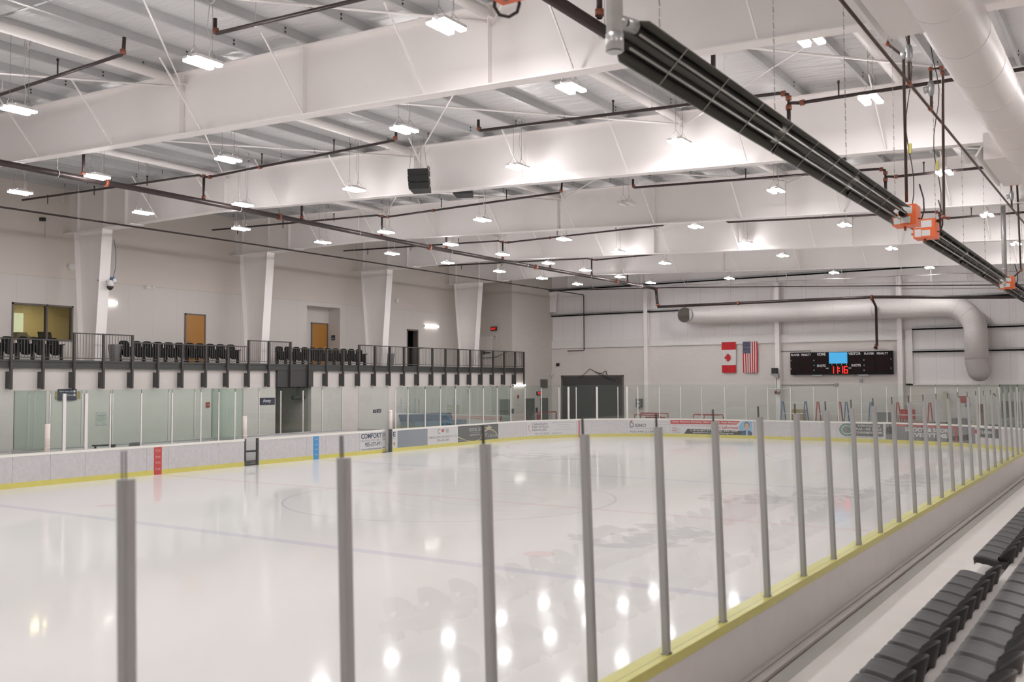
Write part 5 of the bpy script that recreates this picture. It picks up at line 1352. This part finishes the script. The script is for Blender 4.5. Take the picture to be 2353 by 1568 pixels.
# safety netting and its ropes
b = M(); b.grid(24, 8, lambda u, v: (-26.5+24.5*u, 31.4+.05*math.sin(u*40), 3.2+(8.75-.022*(24.5*u))*v*.66), 0)
o = solo(b, 'safety_net', netting_m, 'fine safety netting hanging before the end wall', 'net', kind='stuff')
b = M(); b.tube([(-26.5+24.5*k/48, 31.4, 9.0-.02*k/2+.04*abs(math.sin(k*PI/4))) for k in range(49)], .012, 5)
solo(b, 'net_rope', wire_m, 'sagging top rope of the safety netting', 'rope')
t = thing('bundled_net', 'dark netting gathered above the rolling shutter door', 'net', (-27.3, YE-.2, 3.2))
b = M()
for (xa, za, xb, zb_) in ((-27.5, 4.05, -26.0, 3.35), (-27.5, 4.05, -28.3, 3.45), (-27.5, 4.05, -26.7, 3.75), (-26.7, 3.75, -25.6, 3.25), (-26.9, 3.7, -26.3, 3.9), (-26.3, 3.9, -26.2, 3.6)):
    b.tube([(xa, YE-.15, za), ((xa+xb)/2, YE-.17, (za+zb_)/2-.05), (xb, YE-.15, zb_)], .02, 5)
b.build('folds', black, t)

# ------------------------------------------------------------------ hung loudspeakers
def array_speaker(x, y, z, label, rz):
    t = thing('line_array', label, 'speaker', (x, y, z), None, world=False); t.rotation_euler = (0, 0, rz)
    for k in range(3):
        zz = -.02-k*.19; a_ = .06+.10*k*k*.6
        b = M(); b.hexa([(-.30, -.20+a_*.5, zz-.17), (.30, -.20+a_*.5, zz-.17), (.26, .20+a_*.6, zz-.15-.04*k), (-.26, .20+a_*.6, zz-.15-.04*k), (-.30, -.22+a_*.3, zz), (.30, -.22+a_*.3, zz), (.26, .20+a_*.5, zz-.01-.03*k), (-.26, .20+a_*.5, zz-.01-.03*k)]); b.build('cabinet', black, t)
    b = M(); b.tube([(.27, -.1, .0), (.27, -.1, .06), (.27, .1, .06), (.27, .1, .0)], .012, 6); b.build('handle', charcoal, t)
    for (xx, yy) in ((-.25, -.15), (.25, -.15), (.0, .18)):
        b = M(); b.tube([(xx, yy, 0), (xx*.6, yy, ztop(x)-z)], .006, 5); b.build('suspension_wire', wire_m, t)
array_speaker(-13.95, -.15, 9.33, 'black line array loudspeaker hung before the second roof girder', R(25))
array_speaker(-14.1, 2.15, 9.58, 'black loudspeaker peeping under the second roof girder', R(25))

# ------------------------------------------------------------------ signs, boxes and small fittings on the left side
def sign(x, y0, y1, z0, z1, ground, label, texts=(), tm=None, cat='sign', name='sign', th=.02):
    t = thing(name, label, cat, (x, (y0+y1)/2, z0))
    b = M(); b.box((x, y0, z0), (x+th, y1, z1)); b.build('board', ground, t)
    if texts:
        b = M()
        for (tx, u0, u1, v0, v1) in texts: put_text(b, tx, y0+(y1-y0)*u0, y0+(y1-y0)*u1, z0+(z1-z0)*v0, z0+(z1-z0)*v1, lambda u, v: (x+th+.004, u, v), 0, .02)
        b.build('lettering', tm or sign_white, t)
    return t
sign(XL, 8.73, 9.65, 2.21, 2.53, navy_sign, 'dark purple sign reading Away beside the passage', [('Away', .21, .74, .20, .84)])
t = sign(XL+.05, -1.02, -.28, 2.60, 3.02, navy_sign, 'dark purple dressing room sign at the left edge below the balcony', [('Dressing Rooms 1, 2 & 3', .06, .80, .72, .86), ('Referee', .5, .80, .40, .52)])
b = M()
for z in (.79, .46): b.tube([(XL+.07, -.34-.03, 2.60+.42*z), (XL+.078, -.34-.03, 2.60+.42*z)], .045, 14)
b.build('arrow_dot', sign_white, t)
b = M(); b.box((XL, -1.10, 2.66), (XL+.04, -.10, 2.93)); solo(b, 'backing_board', tan_m, 'tan board behind the dressing room sign', 'board')
sign(XL, 5.75, 5.93, 2.18, 2.40, red_m, 'small red alarm pull seen through the penalty box glass', [('FIRE', .2, .8, .4, .55)], cat='alarm', name='alarm_box', th=.05)
sign(XL, .58, 1.02, 1.62, 2.12, paper, 'white notice sheet seen through the penalty box glass', [('ARENA USERS', .12, .88, .70, .76), ('NOTICE', .3, .7, .60, .65), ('please keep benches clear', .1, .9, .46, .50), ('no food or drink', .1, .8, .38, .42), ('thank you', .1, .6, .30, .34)], ad_mid)
sign(XL, 16.43, 16.66, 1.63, 1.79, navy_sign, 'small dark door sign, left of the pair beside the ajar gate glass', [('PP', .2, .8, .3, .75)])
sign(XL, 16.72, 17.05, 1.63, 1.81, navy_sign, 'small dark door sign, right of the pair beside the ajar gate glass', [('PLAYERS', .1, .9, .55, .85), ('ONLY', .2, .8, .15, .45)])
sign(-35.9, 11.5, 11.9, 1.3, 1.7, paper, 'white notice sheet inside the dim passage', [('NO', .3, .7, .75, .9), ('SKATES', .1, .9, .45, .65), ('past here', .1, .9, .2, .3)], ad_mid)
t = thing('wall_heater', 'black round-ended speaker in the dim passage', 'speaker', (-30.9, 11.75, 2.4))
b = M(); b.tube([(-30.9, 11.15, 2.5), (-30.9, 11.85, 2.5)], .12, 12); b.box((-30.95, 11.4, 2.62), (-30.85, 11.6, 3.02)); b.build('case', black, t)
b = M(); b.box((-33.62, 16.56, 5.5), (-33.36, 16.58, 5.78)); t = solo(b, 'sign', ad_navy, 'small dark room sign beside the oak door in the recess', 'sign')
b = M(); b.box((-33.56, 16.557, 5.58), (-33.42, 16.56, 5.61)); b.build('lettering', sign_white, t)
b = M(); b.box((XW, 27.1, 6.46), (XW+.06, 27.25, 6.62)); solo(b, 'alarm_box', red_m, 'small red strobe on the upper wall left of the last column', 'alarm')
b = M(); b.box((XW, 23.32, 5.22), (XW+.03, 23.62, 5.29)); solo(b, 'door_plate', charcoal, 'small dark plate right of the dark balcony doorway', 'sign')
for (y, z, lab) in ((1.01, 7.95, 'white round disc speaker on the upper wall, left of the first column'), (21.24, 7.95, 'white round disc speaker on the upper wall, right of the third column')):
    b = M(); b.tube([(XW, y, z), (XW+.09, y, z)], .14, 20); solo(b, 'disc_speaker', white_paint, lab, 'speaker')
t = thing('emergency_light', 'twin white emergency lamp on the upper wall between the first two columns', 'lamp', (XW, 4.6, 7.35))
b = M(); b.box((XW, 4.45, 7.34), (XW+.08, 4.8, 7.44)); b.build('case', white_paint, t)
for y in (4.48, 4.78): b = M(); b.tube([(XW+.08, y, 7.42), (XW+.17, y+.03, 7.40)], .06, 10); b.build('lamp_head', white_paint, t)
t = thing('wall_camera', 'small dark camera high on the upper wall at the left', 'camera', (XW, -.27, 9.6))
b = M(); b.box((XW, -.36, 9.64), (XW+.2, -.2, 9.77)); b.build('body', black, t); b = M(); b.tube([(XW+.2, -.28, 9.70), (XW+.24, -.28, 9.70)], .04, 8); b.build('lens', charcoal, t); b = M(); b.tube([(XW+.02, -.12, 9.7), (XW+.02, -.12, 9.0)], .006, 5); b.build('cable', wire_m, t)
# dome camera on the leftmost column
cx, cyy = -30.75, 1.05
t = thing('dome_camera', 'white dome camera with blue cable on the leftmost tapered column', 'camera', (cx, cyy, 6.95))
b = M(); b.tube([(cx+.0, cyy, 7.22), (cx+.34, cyy, 7.22)], .035, 8); b.box((cx-.02, cyy-.08, 7.12), (cx+.04, cyy+.08, 7.32)); b.tube([(cx-.05, cyy-.30, 7.25), (cx+.06, cyy-.1, 7.25)], .025, 6); b.build('arm', galv, t)
b = M(); b.tube([(cx+.34, cyy, 7.26), (cx+.34, cyy, 7.2), (cx+.34, cyy, 7.02)], [.07, .13, .14], 16); b.build('housing', white_paint, t)
b = M(); b.sphere((cx+.34, cyy, 7.0), .125, 0, 1, 1, 1.1); b.build('dome', ad_black, t)
b = M(); b.tube([(cx+.12, cyy+.24, 7.27), (cx+.30, cyy+.24, 7.27)], .10, 14); b.box((cx, cyy+.12, 7.2), (cx+.12, cyy+.36, 7.42)); b.build('junction_box', blue_mat2, t)
b = M(); b.tube([(cx+.3, cyy+.24, 7.27), (cx+.305, cyy+.24, 7.27)], .085, 14); b.build('box_lid', white_paint, t)
b = M(); b.tube([(cx+.08, cyy+.30, 7.4), (cx+.12, cyy+.38, 7.8), (cx+.16, cyy+.36, 8.4), (cx+.18, cyy+.25, 8.9)], .014, 6); b.build('cable', blue_m, t)
# exit signs
def exit_sign(x0, x1, y0, y1, z0, z1, label, txt_fn):
    t = thing('exit_sign', label, 'sign', ((x0+x1)/2, (y0+y1)/2, z0))
    b = M(); b.box((x0, y0, z0), (x1, y1, z1)); b.build('case', black, t)
    b = M(); put_text(b, 'EXIT', .12, .88, .22, .78, txt_fn, 0, .04); b.build('lettering', exit_m, t)
exit_sign(-32.05, -31.6, 29.42, 29.52, 6.5, 6.76, 'red lit exit sign above the balcony end door', lambda u, v: (-32.05+.45*u, 29.415, 6.5+.26*v))
exit_sign(XL, XL+.1, 32.45, 32.95, 2.32, 2.56, 'red lit exit sign between the steel doors in the far left corner', lambda u, v: (XL+.105, 32.45+.5*u, 2.32+.24*v))
b = M(); b.box((-31.9, 29.56, 5.85), (-31.72, 29.6, 6.3)); t = solo(b, 'sign', paper, 'narrow white notice with red arrow below the balcony exit sign', 'sign')
b = M(); b.poly([(-31.81+x*.05, 29.555, z) for x, z in ((-.3, 5.9), (.3, 5.9), (.3, 6.1), (.8, 6.1), (0, 6.24), (-.8, 6.1), (-.3, 6.1))]); b.build('arrow', red_m, t)
b = M(); b.box((XL, 30.16, 2.15), (XL+.06, 30.30, 2.36)); solo(b, 'alarm_box', red_m, 'small red strobe under the corner wall lamp', 'alarm')
sign(XL, 30.05, 30.4, 1.55, 1.85, paper, 'white notice below the red strobe in the far left corner', [('NO ENTRY', .1, .9, .6, .8), ('AUTHORIZED', .1, .9, .3, .42)], ad_mid)
for (y, z, lab) in ((29.5, 1.35, 'small dark call box left of the middle steel door'), (32.36, 1.35, 'small dark call box right of the middle steel door')):
    b = M(); b.box((XL, y, z-.15), (XL+.07, y+.18, z+.15)); t = solo(b, 'call_box', charcoal, lab, 'box')
b = M(); b.box((XL, 32.5, .75), (XL+.14, 32.75, 1.05)); b.box((XL, 32.52, .45), (XL+.15, 32.73, .72)); solo(b, 'extinguisher', red_m, 'red extinguisher below the call box between the steel doors', 'extinguisher')
t = thing('wall_vent', 'square grey louvred vent above the last steel door in the corner', 'vent', (XL, 33.4, 2.75))
b = M(); b.box((XL, 32.94, 2.75), (XL+.03, 33.88, 3.37)); b.build('frame', galv, t)
b = M()
for k in range(11): b.hexa([(XL+.02, 33.0, 2.80+k*.05), (XL+.06, 33.0, 2.80+k*.05), (XL+.06, 33.82, 2.80+k*.05), (XL+.02, 33.82, 2.80+k*.05), (XL+.02, 33.0, 2.83+k*.05), (XL+.03, 33.0, 2.83+k*.05), (XL+.03, 33.82, 2.83+k*.05), (XL+.02, 33.82, 2.83+k*.05)])
b.build('louvre', frame_brown, t)
b = M(); b.box((-30.1, YE-.14, 4.25), (-29.92, YE, 4.45)); solo(b, 'wall_speaker', black, 'small black box high left of the rolling shutter door', 'speaker')
b = M(); b.tube([(-30.35, YE-.3, 3.6), (-30.35, YE-.3, 3.7), (-30.35, YE-.1, 3.75)], [.09, .06, .03], 10); solo(b, 'dome_camera', white_paint, 'small white dome camera left of the rolling shutter door', 'camera')
for (y, lab) in ((2.05, 'grey bin beside the leftmost tapered column on the balcony'), (18.9, 'grey bin beside the third tapered column on the balcony')):
    t = thing('waste_bin', lab, 'bin', (-31.5, y, 4.09)); b = M(); b.hexa([(-31.65, y-.13, 4.09), (-31.35, y-.13, 4.09), (-31.35, y+.13, 4.09), (-31.65, y+.13, 4.09), (-31.7, y-.18, 4.62), (-31.3, y-.18, 4.62), (-31.3, y+.18, 4.62), (-31.7, y+.18, 4.62)]); b.build('body', ad_mid, t); b = M(); b.box((-31.71, y-.19, 4.60), (-31.29, y+.19, 4.80)); b.build('lid', ad_mid, t)
pipe_run('handrail', [(-32.9, 29.50, 4.75), (-31.7, 29.50, 4.8), (-30.75, 29.5, 5.15)], .022, 'slanting wall handrail at the far end of the balcony', mat_=rail_m)
# ------------------------------------------------------------------ storage behind the far and end boards
t = thing('crash_mat', 'blue-grey folded gym mat lying behind the far left corner boards', 'mat', (-29.4, 20, 0))
b = M(); b.box((-29.9, 17.95, .02), (-28.9, 22.5, 1.12)); b.build('mat_stack', blue_mat2, t)
t = thing('crash_mat', 'dark blue gym mat lying on top of the blue-grey one', 'mat', (-29.45, 19.6, 1.12))
b = M(); b.box((-29.85, 17.8, 1.12), (-29.0, 21.3, 1.31)); b.box((-29.87, 17.75, 1.32), (-29.0, 21.25, 1.50)); b.build('mat_stack', blue_mat, t)
def goal(x, y, rz, label, z=0.0):
    t = thing('hockey_goal', label, 'goal', (x, y, z), 'stored hockey goals', world=False); t.rotation_euler = (0, 0, rz)
    b = M(); b.tube([(-.93, 0, 0), (-.93, 0, 1.16), (-.88, 0, 1.22), (.88, 0, 1.22), (.93, 0, 1.16), (.93, 0, 0)], .032, 10); b.build('front_frame', red_m, t)
    b = M(); b.tube([(-.93, 0, .03), (-.9, .8, .03), (0, 1.05, .03), (.9, .8, .03), (.93, 0, .03)], .028, 8); b.tube([(-.88, 0, 1.22), (-.75, .45, 1.2), (0, .58, 1.2), (.75, .45, 1.2), (.88, 0, 1.22)], .024, 8); b.tube([(0, .58, 1.2), (0, 1.05, .03)], .024, 8); b.build('rear_frame', red_m, t)
    b = M()
    for k in range(19):
        u = -.9+k*.1; b.tube([(u*.85, .50-.05*abs(u), 1.2), (u, 1.0-.22*abs(u), .05)], .004, 4)
    for k in range(9):
        f = k/9; b.tube([(-.9, .45+.35*f, 1.2-1.15*f), (0, .58+.47*f, 1.2-1.15*f), (.9, .45+.35*f, 1.2-1.15*f)], .004, 4)
    b.build('netting', net_w, t)
    return t
goal(-18.6, 32.7, PI, 'red hockey goal stored behind the end glass, left of the flags')
goal(-22.4, 33.3, 0, 'red hockey goal stored near the first end wall column')
goal(-29.6, 32.3, R(80), 'pale red hockey goal stored in the far left corner')
t = thing('hand_cart', 'red tubular cart behind the end glass near the first end column', 'cart', (-22.3, 32.2, 0))
b = M(); b.tube([(-23.2, 32.2, 1.15), (-21.6, 32.2, 1.13), (-21.35, 32.2, 1.0), (-21.3, 32.2, .3), (-23.2, 32.2, .3), (-23.2, 32.2, 1.15)], .035, 8); b.tube([(-22.5, 32.25, 1.0), (-21.2, 32.3, 1.0)], .04, 8); b.build('frame', red_m, t)
for x in (-23.0, -21.5): b = M(); b.tube([(x, 32.1, .15), (x, 32.3, .15)], .15, 16); b.build('wheel', black, t)
def rack(x0, x1, y, col, label):
    t = thing('storage_rack', label, 'rack', ((x0+x1)/2, y, 0), 'storage racks behind the end glass')
    for x in (x0, x1):
        b = M()
        b.bar((x-.13, y-.3, 0), (x-.03, y, 2.0), .06, .04); b.bar((x+.17, y+.3, 0), (x+.05, y, 2.0), .06, .04); b.box((x-.06, y-.04, 1.96), (x+.08, y+.04, 2.02)); b.bar((x-.10, y-.15, .9), (x+.12, y+.15, .9), .04, .03); b.build('upright', col, t)
    for z in (1.35, 1.96): b = M(); b.box((x0, y-.03, z-.02), (x1, y+.03, z+.02)); b.build('rail', white_paint, t)
rack(-14.25, -12.95, 33.1, blue_m, 'blue upright rack with white rails behind the end glass, left one')
rack(-12.25, -11.05, 33.1, red_m, 'red upright rack with white rails behind the end glass, left one')
rack(-10.7, -9.4, 33.1, blue_m, 'blue upright rack with white rails behind the end glass, right one')
rack(-8.0, -6.4, 33.1, red_m, 'red upright rack with white rails behind the end glass, right one')
b = M(); b.box((-13.9, 33.6, .0), (-13.2, 34.1, 1.55)); solo(b, 'locker', tan_m, 'small brown cabinet behind the left blue rack', 'cabinet')
b = M(); b.box((-9.3, 33.5, 0), (-8.3, 34.2, 1.45)); solo(b, 'equipment_case', ad_mid, 'grey equipment case behind the right blue rack', 'case')
b = M(); b.box((-8.0, 33.6, 1.1), (-7.3, 34.0, 1.62)); b.box((-7.9, 33.7, 0), (-7.85, 33.75, 1.1)); b.box((-7.45, 33.7, 0), (-7.4, 33.75, 1.1)); solo(b, 'score_table', flag_red, 'dark red box on legs behind the right red rack', 'table')
t = thing('ice_edger', 'red low machine behind the end glass right of the racks', 'machine', (-7.0, 32.2, 0))
b = M(); b.box((-7.6, 31.9, .25), (-6.5, 32.6, 1.0)); b.build('body', red_m, t)
for x in (-7.4, -6.7): b = M(); b.tube([(x, 31.85, .18), (x, 32.65, .18)], .18, 14); b.build('wheel', black, t)
b = M(); b.tube([(-6.5, 32.25, .95), (-6.4, 32.25, 1.25)], .02, 8); b.build('handle', black, t)
for (x, y, w_, h_, m_, lab) in ((-5.85, 32.4, .8, 1.05, ad_mid, 'grey wheeled bin, left of the two behind the end glass'), (-4.85, 32.6, .9, 1.25, ad_mid, 'taller grey wheeled bin behind the end glass'), (-3.2, 32.3, .55, .95, black, 'black low bin, left of the pair in the far right corner'), (-2.4, 32.4, .6, 1.0, black, 'black low bin, right of the pair in the far right corner')):
    t = thing('wheeled_bin', lab, 'bin', (x, y, 0))
    b = M(); b.hexa([(x-w_/2+.05, y-.25, .08), (x+w_/2-.05, y-.25, .08), (x+w_/2-.05, y+.25, .08), (x-w_/2+.05, y+.25, .08), (x-w_/2, y-.3, h_-.06), (x+w_/2, y-.3, h_-.06), (x+w_/2, y+.3, h_-.06), (x-w_/2, y+.3, h_-.06)]); b.build('body', m_, t)
    b = M(); b.box((x-w_/2-.02, y-.32, h_-.06), (x+w_/2+.02, y+.32, h_)); b.build('lid', m_, t)
    for xx in (x-w_/2+.1, x+w_/2-.1): b = M(); b.tube([(xx-.03, y, .08), (xx+.03, y, .08)], .08, 10); b.build('wheel', black, t)
b = M(); b.hexa([(-5.65, 33.6, 0), (-5.45, 33.6, 0), (-5.45, 33.65, 0), (-5.65, 33.65, 0), (-5.95, 34.3, 2.6), (-5.75, 34.3, 2.6), (-5.75, 34.35, 2.6), (-5.95, 34.35, 2.6)]); solo(b, 'leaning_plank', beige, 'pale plank leaning on the end wall right of the racks', 'plank')
b = M(); b.box((-5.2, YE-.04, 2.0), (-4.75, YE, 2.35)); solo(b, 'sign', red_m, 'small red sign on the end wall near the far right corner', 'sign')
t = thing('pump_stand', 'blue upright pump stand behind the end glass', 'stand', (-4.6, 33.4, 0))
b = M(); b.tube([(-4.6, 33.4, 0), (-4.6, 33.4, 1.9)], .05, 10); b.build('post', blue_m, t); b = M(); b.tube([(-4.6, 33.4, 1.8), (-4.6, 33.4, 2.0)], .13, 12); b.box((-4.85, 33.3, 0), (-4.35, 33.5, .06)); b.box((-4.75, 33.28, .95), (-4.45, 33.5, 1.1)); b.build('pump_head', blue_m, t)
for k in range(4):
    z0 = .49*k
    b = M(); b.tube([(-3.95, 33.5, z0), (-3.95, 33.5, z0+.45), (-3.95, 33.5, z0+.488)], [.16, .205, .215], 16)
    solo(b, 'bucket', orange, f'rust red bucket in the tall stack beside the blue pump stand, {["lowest", "second from the floor", "third from the floor", "topmost"][k]}', 'bucket', 'stacked buckets')
t = struct(M().box((-3.15, YE-.03, 0), (-2.2, YE+.02, 2.1)), 'door_2', frame_brown, 'brown door in the end wall at the far right', 'door')
b = M(); b.box((-3.08, YE-.05, 0.02), (-2.27, YE-.03, 2.04)); b.build('door_leaf', mat('door_brown', (.16, .11, .085), .5), t)
for k, x in enumerate((-3.5, -1.6, -.8)):
    b = M(); b.tube([(x, YE-.02, 2.45), (x+.02, YE-.25, 2.5), (x+.12, YE-.3, 2.35)], .03, 8)
    solo(b, 'wall_hook', charcoal, ['dark wall hook left of the brown end door', 'dark wall hook right of the brown end door', 'dark wall hook nearest the right corner'][k], 'hook')
